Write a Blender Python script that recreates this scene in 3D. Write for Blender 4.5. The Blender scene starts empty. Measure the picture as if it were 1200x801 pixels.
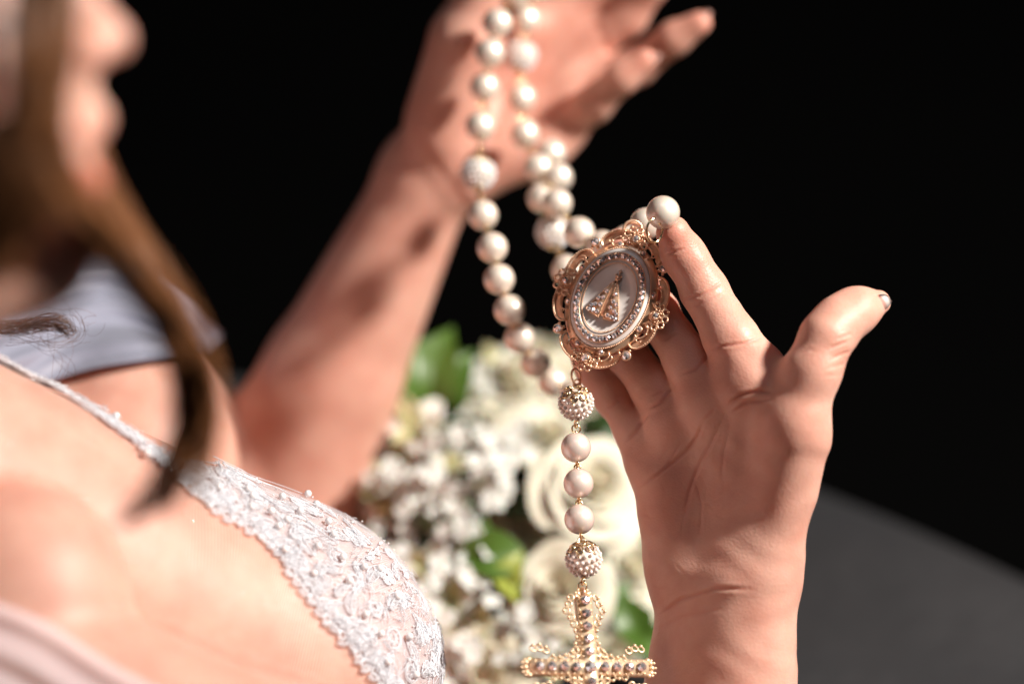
import bpy, math, random
import numpy as np
from mathutils import Matrix, Vector, Quaternion
random.seed(7); rng = np.random.default_rng(7)
SC = bpy.context.scene
COL = SC.collection
# ------------------------------------------------------------------ camera, world, lights, exposure
TH = math.radians(38.0)
CAM = np.array([0.0, 0.0, 1.58])
s_, c_ = math.sin(TH), math.cos(TH)
RW = np.array([[1, 0, 0], [0, s_, -c_], [0, c_, s_]])          # camera axes (right, up, towards viewer) -> world
cam_d = bpy.data.cameras.new('camera'); cam = bpy.data.objects.new('camera', cam_d); COL.objects.link(cam)
cam.location = CAM; cam.rotation_euler = (math.pi / 2 - TH, 0, 0)
cam_d.sensor_width = 36.0; cam_d.lens = 90.0; cam_d.clip_start = 0.05; cam_d.clip_end = 60.0
cam_d.dof.use_dof = True; cam_d.dof.focus_distance = 1.197; cam_d.dof.aperture_fstop = 2.05
SC.camera = cam
wd = bpy.data.worlds.new('World'); SC.world = wd; wd.use_nodes = True
bg = wd.node_tree.nodes['Background']
bg.inputs[0].default_value = (1.0, 0.95, 0.93, 1); bg.inputs[1].default_value = 0.022
KP = CAM + (RW @ np.array([1220.0, 865.0, -555.0])) / 1000.0                        # the low key lamp to the right
KT = CAM + (RW @ np.array([30.0, 0.0, -1200.0])) / 1000.0
key_d = bpy.data.lights.new('key_lamp', 'AREA'); key = bpy.data.objects.new('key_lamp', key_d); COL.objects.link(key)
key_d.shape = 'DISK'; key_d.size = 0.17; key_d.energy = 63.0; key_d.color = (1.0, 0.93, 0.85)
key.location = KP; key.rotation_euler = Vector(KP - KT).to_track_quat('Z', 'Y').to_euler()
win_d = bpy.data.lights.new('window_light', 'AREA'); win = bpy.data.objects.new('window_light', win_d); COL.objects.link(win)
win_d.shape = 'RECTANGLE'; win_d.size = 1.0; win_d.size_y = 0.8; win_d.energy = 4.0; win_d.color = (0.78, 0.88, 1.0)
win.location = (-0.1, 1.0, 3.3); win.rotation_euler = (0, 0, 0)
SC.view_settings.view_transform = 'Standard'; SC.view_settings.look = 'None'
SC.view_settings.exposure = 0.0; SC.view_settings.gamma = 1.0; SC.view_settings.use_curve_mapping = False
SC.render.engine = 'CYCLES'
SC.cycles.use_denoising = True
SC.cycles.max_bounces = 8; SC.cycles.transparent_max_bounces = 16
SC.cycles.sample_clamp_indirect = 6.0; SC.cycles.caustics_reflective = False; SC.cycles.caustics_refractive = False

# ------------------------------------------------------------------ space helpers (working units: mm in camera axes)
def pm(px, py, d):
    """point that lies d mm away along the viewing axis, seen at px,py of the 1200 px wide picture"""
    return np.array([(px - 600.0) * d / 3000.0, (400.5 - py) * d / 3000.0, -d])
def hz(px, py, z): return pm(px, py, 1200.0 - z)
def toW(p): return CAM + (np.asarray(p, float) / 1000.0) @ RW.T
def dirW(v): return np.asarray(v, float) @ RW.T
def topx(p):
    p = np.asarray(p); return np.stack([600 + 3000 * p[:, 0] / -p[:, 2], 400.5 - 3000 * p[:, 1] / -p[:, 2]], 1)
def nrm(v): v = np.asarray(v, float); return v / (np.linalg.norm(v, axis=-1, keepdims=True) + 1e-12)
def catmull(pts, n):
    pts = np.asarray(pts, float); P = np.vstack([2 * pts[0] - pts[1], pts, 2 * pts[-1] - pts[-2]])
    m = len(pts) - 1; u = np.linspace(0, m - 1e-6, n); i = u.astype(int); t = (u - i)[:, None]
    p0, p1, p2, p3 = P[i], P[i + 1], P[i + 2], P[i + 3]
    return 0.5 * (2 * p1 + (p2 - p0) * t + (2 * p0 - 5 * p1 + 4 * p2 - p3) * t ** 2 + (3 * p1 - p0 - 3 * p2 + p3) * t ** 3)

# ------------------------------------------------------------------ object helpers
WL = {}
def tag(o, label=None, cat=None, group=None, kind=None):
    if label: o['label'] = label
    if cat: o['category'] = cat
    if group: o['group'] = group
    if kind: o['kind'] = kind
    return o
def link(o, loc, parent=None):
    COL.objects.link(o); WL[o.name] = np.asarray(loc, float)
    if parent is not None:
        o.parent = parent; o.location = WL[o.name] - WL[parent.name]
    else: o.location = loc
    return o
def empty(name, loc):
    o = bpy.data.objects.new(name, None); o.empty_display_size = 0.02
    return link(o, loc)
def mesh(name, V, F, mat=None, smooth=True):
    me = bpy.data.meshes.new(name)
    V = np.asarray(V, np.float32)
    if isinstance(F, np.ndarray) and F.ndim == 2:
        n, k = F.shape
        me.vertices.add(len(V)); me.vertices.foreach_set('co', V.ravel())
        me.loops.add(n * k); me.loops.foreach_set('vertex_index', F.astype(np.int32).ravel())
        me.polygons.add(n); me.polygons.foreach_set('loop_start', np.arange(0, n * k, k, dtype=np.int32))
        me.update(calc_edges=True)
    else:
        me.from_pydata(V.tolist(), [], [tuple(int(i) for i in f) for f in F])
    if smooth: me.polygons.foreach_set('use_smooth', np.ones(len(me.polygons), bool))
    if mat: me.materials.append(mat)
    return me
class MB:
    """collects quads and triangles (camera mm)"""
    def __init__(s): s.V = []; s.F = []; s.n = 0
    def add(s, V, F):
        V = np.asarray(V, float); s.V.append(V)
        for f in F: s.F.append(tuple(int(i) + s.n for i in f))
        s.n += len(V); return s
    def tube(s, path, r, sides=6, closed=False, flat=1.0, up=None):
        p = np.asarray(path, float); n = len(p); r = np.broadcast_to(np.asarray(r, float), (n,))
        t = nrm(np.roll(p, -1, 0) - np.roll(p, 1, 0)) if closed else nrm(np.gradient(p, axis=0))
        if up is None: up = np.array([0.123, 0.31, 0.94]) if abs(t[0] @ np.array([0.123, .31, .94])) < .9 else np.array([1., 0, 0])
        a = nrm(np.cross(np.broadcast_to(up, t.shape), t)); b = np.cross(t, a)
        th = np.linspace(0, 2 * np.pi, sides, endpoint=False)
        ring = a[:, None, :] * np.cos(th)[None, :, None] + flat * b[:, None, :] * np.sin(th)[None, :, None]
        V = (p[:, None, :] + ring * r[:, None, None]).reshape(-1, 3); F = []
        for i in range(n if closed else n - 1):
            j = (i + 1) % n
            for k in range(sides):
                l = (k + 1) % sides; F.append((i * sides + k, i * sides + l, j * sides + l, j * sides + k))
        if not closed: F.append(tuple(range(sides))[::-1]); F.append(tuple((n - 1) * sides + k for k in range(sides)))
        return s.add(V, F)
    def ball(s, c, r, nu=8, nv=5):
        V, F = unit_sphere(nu, nv); return s.add(V * np.asarray(r) + np.asarray(c), F)
    def torus(s, c, axis, R, r, nu=20, nv=6, start=0.0, sweep=2 * math.pi, xdir=None, ratio=1.0):
        ax = nrm(axis); x = nrm(np.cross(ax, [0.3, 0.9, 0.2])) if xdir is None else nrm(np.asarray(xdir) - ax * (np.asarray(xdir) @ ax)); y = np.cross(ax, x)
        closed = sweep > 6.28; th = start + np.linspace(0, sweep, nu, endpoint=not closed)
        p = np.asarray(c) + R * (np.cos(th)[:, None] * x + ratio * np.sin(th)[:, None] * y)
        return s.tube(p, r, nv, closed, up=ax)
    def arr(s): return np.vstack(s.V)
    def obj(s, name, mat, parent=None, loc=None, smooth=True, label=None, kind=None, world=False):
        V = s.arr() if world else toW(s.arr())
        if loc is None: loc = V.mean(0)
        o = bpy.data.objects.new(name, mesh(name, V - loc, s.F, mat, smooth)); link(o, loc, parent)
        return tag(o, label=label, kind=kind)
_us = {}
def unit_sphere(nu, nv):
    if (nu, nv) in _us: return _us[(nu, nv)]
    V = [(0, 0, 1)]; F = []
    for j in range(1, nv):
        a = math.pi * j / nv
        for i in range(nu):
            b = 2 * math.pi * i / nu; V.append((math.sin(a) * math.cos(b), math.sin(a) * math.sin(b), math.cos(a)))
    V.append((0, 0, -1)); L = len(V) - 1
    for i in range(nu): F.append((0, 1 + i, 1 + (i + 1) % nu)); F.append((L, L - nu + (i + 1) % nu, L - nu + i))
    for j in range(nv - 2):
        for i in range(nu):
            a = 1 + j * nu + i; b = 1 + j * nu + (i + 1) % nu; F.append((a, a + nu, b + nu, b))
    _us[(nu, nv)] = (np.array(V, float), F); return _us[(nu, nv)]
def grid_faces(nu, nv):
    i, j = np.meshgrid(np.arange(nu - 1), np.arange(nv - 1), indexing='ij'); a = (i * nv + j).ravel()
    return np.stack([a, a + nv, a + nv + 1, a + 1], 1)

# ------------------------------------------------------------------ materials
def mat(name, col, rough=0.5, metal=0.0, **kw):
    m = bpy.data.materials.new(name); m.use_nodes = True; b = m.node_tree.nodes['Principled BSDF']
    b.inputs['Base Color'].default_value = (*col, 1); b.inputs['Roughness'].default_value = rough; b.inputs['Metallic'].default_value = metal
    for k, v in kw.items(): b.inputs[k.replace('_', ' ')].default_value = v
    return m
def N(m, t, **kw):
    n = m.node_tree.nodes.new(t)
    for k, v in kw.items(): setattr(n, k, v)
    return n
def L(m, a, b): m.node_tree.links.new(a, b)
def P_(m): return m.node_tree.nodes['Principled BSDF']
def noise_col(m, c0, c1, scale, detail=4, lo=0.35, hi=0.65, coord='Object'):
    tc = N(m, 'ShaderNodeTexCoord'); nz = N(m, 'ShaderNodeTexNoise'); nz.inputs['Scale'].default_value = scale; nz.inputs['Detail'].default_value = detail
    r = N(m, 'ShaderNodeValToRGB'); r.color_ramp.elements[0].position = lo; r.color_ramp.elements[1].position = hi
    r.color_ramp.elements[0].color = (*c0, 1); r.color_ramp.elements[1].color = (*c1, 1)
    L(m, tc.outputs[coord], nz.inputs['Vector']); L(m, nz.outputs['Fac'], r.inputs['Fac']); L(m, r.outputs['Color'], P_(m).inputs['Base Color']); return r
def bump(m, scale, strength, dist, detail=3, src=None, coord='Object'):
    tc = N(m, 'ShaderNodeTexCoord')
    if src is None: src = N(m, 'ShaderNodeTexNoise'); src.inputs['Scale'].default_value = scale; src.inputs['Detail'].default_value = detail
    L(m, tc.outputs[coord], src.inputs['Vector'])
    bp = N(m, 'ShaderNodeBump'); bp.inputs['Strength'].default_value = strength; bp.inputs['Distance'].default_value = dist
    L(m, src.outputs[0], bp.inputs['Height']); L(m, bp.outputs['Normal'], P_(m).inputs['Normal']); return bp

def skin_material():
    m = mat('skin', (0.6, 0.36, 0.26), 0.46)
    b = P_(m); b.inputs['Subsurface Weight'].default_value = 0.4; b.inputs['Subsurface Radius'].default_value = (1.0, 0.34, 0.18)
    b.inputs['Subsurface Scale'].default_value = 0.009; b.inputs['Specular IOR Level'].default_value = 0.38
    tc = N(m, 'ShaderNodeTexCoord')
    nz = N(m, 'ShaderNodeTexNoise'); nz.inputs['Scale'].default_value = 55; nz.inputs['Detail'].default_value = 5; L(m, tc.outputs['Object'], nz.inputs['Vector'])
    r = N(m, 'ShaderNodeValToRGB'); r.color_ramp.elements[0].position = 0.3; r.color_ramp.elements[1].position = 0.72
    r.color_ramp.elements[0].color = (0.66, 0.345, 0.265, 1); r.color_ramp.elements[1].color = (0.76, 0.455, 0.36, 1)
    L(m, nz.outputs['Fac'], r.inputs['Fac'])
    at = N(m, 'ShaderNodeAttribute'); at.attribute_name = 'flush'
    mx = N(m, 'ShaderNodeMix', data_type='RGBA'); mx.inputs['B'].default_value = (0.58, 0.20, 0.14, 1)
    nb = N(m, 'ShaderNodeTexNoise'); nb.inputs['Scale'].default_value = 38; nb.inputs['Detail'].default_value = 6; nb.inputs['Roughness'].default_value = .65; L(m, tc.outputs['Object'], nb.inputs['Vector'])
    mb_ = N(m, 'ShaderNodeMapRange'); mb_.inputs['From Min'].default_value = .42; mb_.inputs['From Max'].default_value = .75; mb_.inputs['To Max'].default_value = .28; L(m, nb.outputs['Fac'], mb_.inputs['Value'])
    ad0 = N(m, 'ShaderNodeMath', operation='ADD'); ad0.use_clamp = True; L(m, at.outputs['Fac'], ad0.inputs[0]); L(m, mb_.outputs['Result'], ad0.inputs[1])
    L(m, ad0.outputs[0], mx.inputs['Factor']); L(m, r.outputs['Color'], mx.inputs['A'])
    at2 = N(m, 'ShaderNodeAttribute'); at2.attribute_name = 'makeup'
    mx2 = N(m, 'ShaderNodeMix', data_type='RGBA'); mx2.inputs['B'].default_value = (0.03, 0.02, 0.02, 1)
    L(m, at2.outputs['Fac'], mx2.inputs['Factor']); L(m, mx.outputs['Result'], mx2.inputs['A']); L(m, mx2.outputs['Result'], b.inputs['Base Color'])
    vo = N(m, 'ShaderNodeTexVoronoi'); vo.inputs['Scale'].default_value = 900; L(m, tc.outputs['Object'], vo.inputs['Vector'])
    n2 = N(m, 'ShaderNodeTexNoise'); n2.inputs['Scale'].default_value = 380; n2.inputs['Detail'].default_value = 4; L(m, tc.outputs['Object'], n2.inputs['Vector'])
    ad = N(m, 'ShaderNodeMath', operation='ADD'); L(m, vo.outputs['Distance'], ad.inputs[0]); L(m, n2.outputs['Fac'], ad.inputs[1])
    bp = N(m, 'ShaderNodeBump'); bp.inputs['Strength'].default_value = 0.2; bp.inputs['Distance'].default_value = 0.0005
    L(m, ad.outputs[0], bp.inputs['Height']); L(m, bp.outputs['Normal'], b.inputs['Normal'])
    n3 = N(m, 'ShaderNodeTexNoise'); n3.inputs['Scale'].default_value = 120; L(m, tc.outputs['Object'], n3.inputs['Vector'])
    mr = N(m, 'ShaderNodeMapRange'); mr.inputs['To Min'].default_value = 0.36; mr.inputs['To Max'].default_value = 0.58
    L(m, n3.outputs['Fac'], mr.inputs['Value']); L(m, mr.outputs['Result'], b.inputs['Roughness'])
    return m
M = {}
M['skin'] = skin_material()
M['nail'] = mat('nail', (0.72, 0.42, 0.36), 0.16, Coat_Weight=0.8, Coat_Roughness=0.08)
M['nail_tip'] = mat('nail_tip', (0.74, 0.66, 0.62), 0.14, Coat_Weight=0.8)
M['gold'] = mat('rose_gold', (1.0, 0.66, 0.45), 0.32, 0.74); bump(M['gold'], 900, 0.25, 0.0003)
M['gold_cross'] = mat('cross_gold', (1.0, 0.76, 0.52), 0.38, 0.6)
M['gold_pale'] = mat('pale_gold', (0.95, 0.72, 0.42), 0.16, 1.0)
def pearl_mat(name, c0, c1):
    m = mat(name, c0, 0.40, 0.32, Coat_Weight=0.8, Coat_IOR=1.7, Coat_Roughness=0.12, Subsurface_Weight=0.15, Subsurface_Scale=0.002)
    lw = N(m, 'ShaderNodeLayerWeight'); lw.inputs['Blend'].default_value = 0.35
    r = N(m, 'ShaderNodeValToRGB'); r.color_ramp.elements[0].color = (*c0, 1); r.color_ramp.elements[1].color = (*c1, 1)
    L(m, lw.outputs['Facing'], r.inputs['Fac']); L(m, r.outputs['Color'], P_(m).inputs['Base Color']); bump(m, 260, 0.06, 0.0005); return m
M['pearl'] = pearl_mat('pearl', (0.95, 0.85, 0.74), (0.82, 0.64, 0.51))
M['pearl_pink'] = pearl_mat('pearl_pink', (0.95, 0.81, 0.72), (0.84, 0.63, 0.53))
M['seed'] = mat('seed_pearl', (0.86, 0.76, 0.70), 0.22, Coat_Weight=0.6)
M['white_pearl'] = mat('white_pearl', (0.86, 0.84, 0.85), 0.16, Coat_Weight=0.9, Coat_Roughness=0.05)
M['shell'] = mat('mother_of_pearl', (0.80, 0.70, 0.66), 0.24, Coat_Weight=0.8, Coat_Roughness=0.1)
noise_col(M['shell'], (0.88, 0.79, 0.74), (0.92, 0.88, 0.85), 60, 2); bump(M['shell'], 60, 0.12, 0.002, 1)
M['stone'] = mat('rhinestone', (0.90, 0.86, 0.89), 0.10, 0.85)
M['thread'] = mat('white_thread', (0.81, 0.82, 0.87), 0.42, Sheen_Weight=0.25)
M['satin'] = mat('satin_thread', (0.82, 0.83, 0.88), 0.24, Sheen_Weight=0.15)
M['hair'] = mat('brown_hair', (0.12, 0.05, 0.022), 0.34, Specular_IOR_Level=0.6)
def hair_var():
    m = M['hair']; at = N(m, 'ShaderNodeAttribute'); at.attribute_name = 'tone'
    r = N(m, 'ShaderNodeValToRGB'); r.color_ramp.elements[0].color = (0.07, 0.028, 0.012, 1); r.color_ramp.elements[1].color = (0.46, 0.19, 0.075, 1)
    L(m, at.outputs['Fac'], r.inputs['Fac']); L(m, r.outputs['Color'], P_(m).inputs['Base Color'])
hair_var()
def sheer(name, col, base_alpha, line_alpha, scale, rot, rough=0.6):
    m = mat(name, col, rough); nt = m.node_tree; b = P_(m); out = nt.nodes['Material Output']
    tc = N(m, 'ShaderNodeTexCoord'); fac = None
    for k, a in enumerate(rot):
        mp = N(m, 'ShaderNodeMapping'); mp.inputs['Rotation'].default_value = a; L(m, tc.outputs['UV'], mp.inputs['Vector'])
        w = N(m, 'ShaderNodeTexWave'); w.inputs['Scale'].default_value = scale; w.inputs['Distortion'].default_value = 0.15; w.inputs['Detail'].default_value = 0
        L(m, mp.outputs['Vector'], w.inputs['Vector'])
        if fac is None: fac = w.outputs['Fac']
        else:
            mxm = N(m, 'ShaderNodeMath', operation='MAXIMUM'); L(m, fac, mxm.inputs[0]); L(m, w.outputs['Fac'], mxm.inputs[1]); fac = mxm.outputs[0]
    mr = N(m, 'ShaderNodeMapRange'); mr.inputs['From Min'].default_value = 0.55; mr.inputs['From Max'].default_value = 0.95
    mr.inputs['To Min'].default_value = base_alpha; mr.inputs['To Max'].default_value = line_alpha
    L(m, fac, mr.inputs['Value']); L(m, mr.outputs['Result'], b.inputs['Alpha']); return m
M['tulle'] = sheer('nude_tulle', (0.70, 0.50, 0.42), 0.03, 0.42, 0.22, [(0, 0, 0.5)])
M['net'] = sheer('white_net', (0.70, 0.68, 0.72), 0.30, 0.68, 0.35, [(0, 0, 0.3), (0, 0, 1.85)])
M['sleeve'] = mat('shaded_white_cloth', (0.27, 0.28, 0.36), 0.5, Sheen_Weight=0.15); bump(M['sleeve'], 40, 0.5, 0.004, 3)  # white sleeve cloth; its shade is put into the dim lavender base colour
M['veil'] = mat('sheer_sleeve', (0.74, 0.68, 0.74), 0.6, Alpha=0.45)
M['cloth'] = mat('shade_toned_cloth', (0.032, 0.032, 0.038), 0.7, Sheen_Weight=0.05); noise_col(M['cloth'], (0.005, 0.006, 0.009), (0.013, 0.012, 0.014), 4, 2); bump(M['cloth'], 25, 0.3, 0.01)  # shade on the pale cloth is put into its dark grey-blue colour
M['dark'] = mat('dark_wall', (0.001, 0.001, 0.001), 0.95, Specular_IOR_Level=0.05); noise_col(M['dark'], (0.0007, 0.0007, 0.0008), (0.0014, 0.0013, 0.0012), 0.9, 3)
def petal_mat(name, c0, c1, scale=30):
    m = mat(name, c0, 0.55, Subsurface_Weight=0.25, Subsurface_Scale=0.004); noise_col(m, c0, c1, scale, 3); bump(m, 160, 0.3, 0.001); return m
M['cream'] = petal_mat('cream_petal', (0.79, 0.73, 0.56), (0.85, 0.81, 0.69))
M['cream_tan'] = petal_mat('tan_petal', (0.76, 0.67, 0.50), (0.82, 0.76, 0.62))
M['white_petal'] = petal_mat('white_petal', (0.80, 0.76, 0.68), (0.86, 0.85, 0.82))
M['green_petal'] = petal_mat('greenish_petal', (0.50, 0.48, 0.22), (0.70, 0.66, 0.44))
M['leaf'] = mat('leaf', (0.06, 0.14, 0.02), 0.4); noise_col(M['leaf'], (0.045, 0.11, 0.012), (0.11, 0.20, 0.03), 40)
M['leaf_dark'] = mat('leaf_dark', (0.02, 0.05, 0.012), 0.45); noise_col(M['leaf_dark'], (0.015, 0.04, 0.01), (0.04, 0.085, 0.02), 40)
M['leaf_lime'] = mat('leaf_lime', (0.28, 0.32, 0.04), 0.42); noise_col(M['leaf_lime'], (0.22, 0.27, 0.03), (0.36, 0.40, 0.07), 40)
M['eye'] = mat('eyelash', (0.008, 0.007, 0.007), 0.5)

# ------------------------------------------------------------------ signed-distance modelling
def sd_cap(p, a, b, ra, rb):
    pa = p - a; ba = b - a; t = np.clip((pa @ ba) / (ba @ ba + 1e-9), 0, 1)
    return np.sqrt(((pa - t[..., None] * ba) ** 2).sum(-1)) - (ra + (rb - ra) * t)
def sd_ell(p, c, r, B):
    q = (p - c) @ B; k0 = np.sqrt(((q / r) ** 2).sum(-1)); k1 = np.sqrt(((q / (r * r)) ** 2).sum(-1)) + 1e-9
    return k0 * (k0 - 1.0) / k1
def smin(a, b, k):
    if k <= 0: return np.minimum(a, b)
    h = np.clip(0.5 + 0.5 * (b - a) / k, 0, 1); return b + (a - b) * h - k * h * (1 - h)
def cap(a, b, ra, rb, k=8.0): return ('c', np.asarray(a, float), np.asarray(b, float), float(ra), float(rb), float(k))
def ell(c, r, k=8.0, x=(1, 0, 0), y=(0, 1, 0)):
    x = nrm(x); z = nrm(np.cross(x, y)); y = np.cross(z, x)
    return ('e', np.asarray(c, float), np.asarray(r, float), np.stack([x, y, z], 1), 0.0, float(k))
def chain(pts, rs, k=4.0): return [cap(pts[i], pts[i + 1], rs[i], rs[i + 1], k) for i in range(len(pts) - 1)]
def ev(pr, p): return sd_cap(p, pr[1], pr[2], pr[3], pr[4]) if pr[0] == 'c' else sd_ell(p, pr[1], pr[2], pr[3])
def ev_list(prs, p):
    D = np.full(p.shape[:-1], 1e3)
    for pr in prs: D = smin(D, ev(pr, p), pr[5])
    return D
def bbox(pr):
    if pr[0] == 'c': r = max(pr[3], pr[4]); return np.minimum(pr[1], pr[2]) - r, np.maximum(pr[1], pr[2]) + r
    r = pr[2].max(); return pr[1] - r, pr[1] + r
class Grid:
    def __init__(s, lo, hi, h):
        s.lo = np.asarray(lo, float); s.h = h; s.n = np.ceil((np.asarray(hi) - s.lo) / h).astype(int) + 1
        s.ax = [s.lo[i] + h * np.arange(s.n[i]) for i in range(3)]
    def field(s, prs):
        D = np.full(s.n, 1e3, np.float32)
        for pr in prs:
            lo, hi = bbox(pr); mg = pr[5] + 3 * s.h
            i0 = np.clip(((lo - mg - s.lo) / s.h).astype(int), 0, s.n); i1 = np.clip(((hi + mg - s.lo) / s.h).astype(int) + 2, 0, s.n)
            if (i1 <= i0).any(): continue
            p = np.stack(np.meshgrid(*[s.ax[k][i0[k]:i1[k]] for k in range(3)], indexing='ij'), -1).astype(np.float32)
            sl = tuple(slice(i0[k], i1[k]) for k in range(3)); D[sl] = smin(D[sl], ev(pr, p), pr[5])
        return D
    def nets(s, D):
        ins = D < 0; c = [slice(0, -1), slice(1, None)]
        cnt = sum(ins[c[i], c[j], c[k]].astype(np.int8) for i in (0, 1) for j in (0, 1) for k in (0, 1))
        act = (cnt > 0) & (cnt < 8); I = np.argwhere(act); idx = np.full(act.shape, -1, np.int64); idx[act] = np.arange(len(I))
        acc = np.zeros((len(I), 3)); num = np.zeros(len(I))
        cr = [(i, j, k) for i in (0, 1) for j in (0, 1) for k in (0, 1)]
        val = {q: D[I[:, 0] + q[0], I[:, 1] + q[1], I[:, 2] + q[2]] for q in cr}
        for q in cr:
            for ax in range(3):
                if q[ax]: continue
                q2 = list(q); q2[ax] = 1; a, b = val[q], val[tuple(q2)]; m = (a < 0) != (b < 0)
                t = np.where(m, a / np.where(m, a - b, 1), 0); pt = np.tile(np.array(q, float), (len(I), 1)); pt[:, ax] += t
                acc[m] += pt[m]; num[m] += 1
        V = s.lo + s.h * (I + acc / num[:, None]); F = []
        for ax in range(3):
            a0 = [slice(1, -1)] * 3; a0[ax] = slice(0, -1); a1 = [slice(1, -1)] * 3; a1[ax] = slice(1, None)
            A, B = ins[tuple(a0)], ins[tuple(a1)]; E = np.argwhere(A != B); fl = A[A != B]
            off = np.ones(3, int); off[ax] = 0; E = E + off; u, v = (ax + 1) % 3, (ax + 2) % 3
            def cell(du, dv): q = E.copy(); q[:, u] += du; q[:, v] += dv; return idx[q[:, 0], q[:, 1], q[:, 2]]
            Q = np.stack([cell(-1, -1), cell(0, -1), cell(0, 0), cell(-1, 0)], 1); Q[~fl] = Q[~fl][:, ::-1]; F.append(Q)
        F = np.vstack(F); return V, F[(F >= 0).all(1)]
def vnormals(V, F):
    n = np.cross(V[F[:, 2]] - V[F[:, 0]], V[F[:, 3]] - V[F[:, 1]]); O = np.zeros_like(V)
    for k in range(4):
        for a in range(3): O[:, a] += np.bincount(F[:, k], n[:, a], len(V))
    return nrm(O)
def poly_dist(q, pts):
    pts = np.asarray(pts, float); d = np.full(len(q), 1e9)
    for a, b in zip(pts[:-1], pts[1:]):
        ba = b - a; t = np.clip(((q - a) @ ba) / (ba @ ba), 0, 1); d = np.minimum(d, np.sqrt(((q - a - t[:, None] * ba) ** 2).sum(1)))
    return d
def crease(q, pts):
    pts = np.asarray(pts, float); d = np.full(len(q), 1e9); sp = np.zeros(len(q)); Ls = np.linalg.norm(np.diff(pts, axis=0), axis=1); c = np.concatenate([[0], np.cumsum(Ls)]) / Ls.sum()
    for k, (a, b) in enumerate(zip(pts[:-1], pts[1:])):
        ba = b - a; t = np.clip(((q - a) @ ba) / (ba @ ba), 0, 1); e = np.sqrt(((q - a - t[:, None] * ba) ** 2).sum(1)); m = e < d; d = np.where(m, e, d); sp = np.where(m, c[k] + t * (c[k + 1] - c[k]), sp)
    return d, np.clip(np.sin(np.pi * np.clip(sp, .02, .98)) * 1.5, 0, 1)
def smooth_mesh(V, F, it=2, lam=0.5):
    for _ in range(it):
        S = np.zeros_like(V); c = np.zeros(len(V))
        for k in range(4):
            for o in (1, 3):
                c += np.bincount(F[:, k], minlength=len(V))
                for a in range(3): S[:, a] += np.bincount(F[:, k], V[F[:, (k + o) % 4], a], len(V))
        V = V + lam * (S / c[:, None] - V)
    return V

# ------------------------------------------------------------------ the woman: body
# right hand (near), landmarks: picture position and mm towards the viewer from the 1.2 m plane
palm = [
    cap(hz(814, 850, -10), hz(823, 695, -8), 27, 20, 12), cap(hz(870, 850, 14), hz(877, 690, 12), 26, 21.5, 12), cap(hz(845, 850, 2), hz(850, 695, 2), 29, 23, 12),
    cap(hz(818, 680, -7), hz(884, 672, 11), 18, 19, 14),
    cap(hz(886, 625, 9.9), hz(882, 455, 15.2), 15, 12.5, 12), cap(hz(852, 635, 2.4), hz(842, 482, 5.4), 14, 12, 12),
    cap(hz(822, 640, -4.2), hz(804, 514, -7.3), 14, 11.5, 12), cap(hz(800, 645, -9.0), hz(772, 548, -17.8), 14, 11.5, 12),
    cap(hz(805, 660, -7.9), hz(784, 570, -7.2), 17, 13.5, 14),                      # heel of the little-finger side
    cap(hz(902, 650, 18), hz(932, 520, 28), 14.5, 13.5, 10),                       # ball of the thumb
    cap(hz(874, 640, 7.3), hz(884, 580, 4.0), 16, 14, 12),
    cap(hz(930, 498, 25), hz(893, 452, 17.0), 10.5, 9, 16),                      # web
    cap(hz(872, 452, 14.2), hz(888, 428, 11.0), 11, 10.5, 12), cap(hz(826, 470, 5.2), hz(822, 450, -1.0), 10, 9.5, 12),
    cap(hz(786, 500, -6.6), hz(784, 484, -12.7), 9.5, 9, 12), cap(hz(758, 535, -17.8), hz(752, 516, -22.2), 8.5, 8, 12),
]
f_thumb = chain([hz(918, 570, 19), hz(932, 490, 31), hz(951, 437, 33), hz(968, 396, 31), hz(985, 376, 26), hz(1004, 363, 20), hz(1030, 354, 12)], [13.0, 13.0, 12.0, 11.0, 10.2, 9.2, 5.6], 8)
f_index = chain([hz(882, 455, 15.2), hz(858, 398, 9.1), hz(826, 342, -0.3), hz(802, 300, 0.6), hz(789, 274, 7.0)], [12.8, 12.2, 10.6, 9.7, 8.2], 5)
f_index += [cap(hz(850, 395, 10.7), hz(842, 372, 5.4), 8.6, 8.2, 5), cap(hz(815, 322, 2.1), hz(810, 312, 2.9), 7.4, 7.2, 5)]
f_middle = chain([hz(842, 482, 5.4), hz(808, 424, -8.1), hz(768, 365, -23), hz(738, 313, -30), hz(725, 286, -30)], [12.2, 11.2, 10.2, 9.2, 7.6], 5)
f_ring = chain([hz(804, 514, -7.3), hz(768, 456, -19.9), hz(730, 408, -27.7), hz(702, 360, -31), hz(692, 338, -30)], [11.7, 10.7, 9.8, 8.8, 7.2], 5)
f_little = chain([hz(772, 548, -17.8), hz(745, 503, -27.0), hz(719, 466, -33.2), hz(694, 430, -31.3), hz(681, 408, -27.8)], [11.2, 9.9, 8.8, 8.0, 6.8], 5)
FING = [f_thumb, f_index, f_middle, f_ring, f_little]
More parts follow.
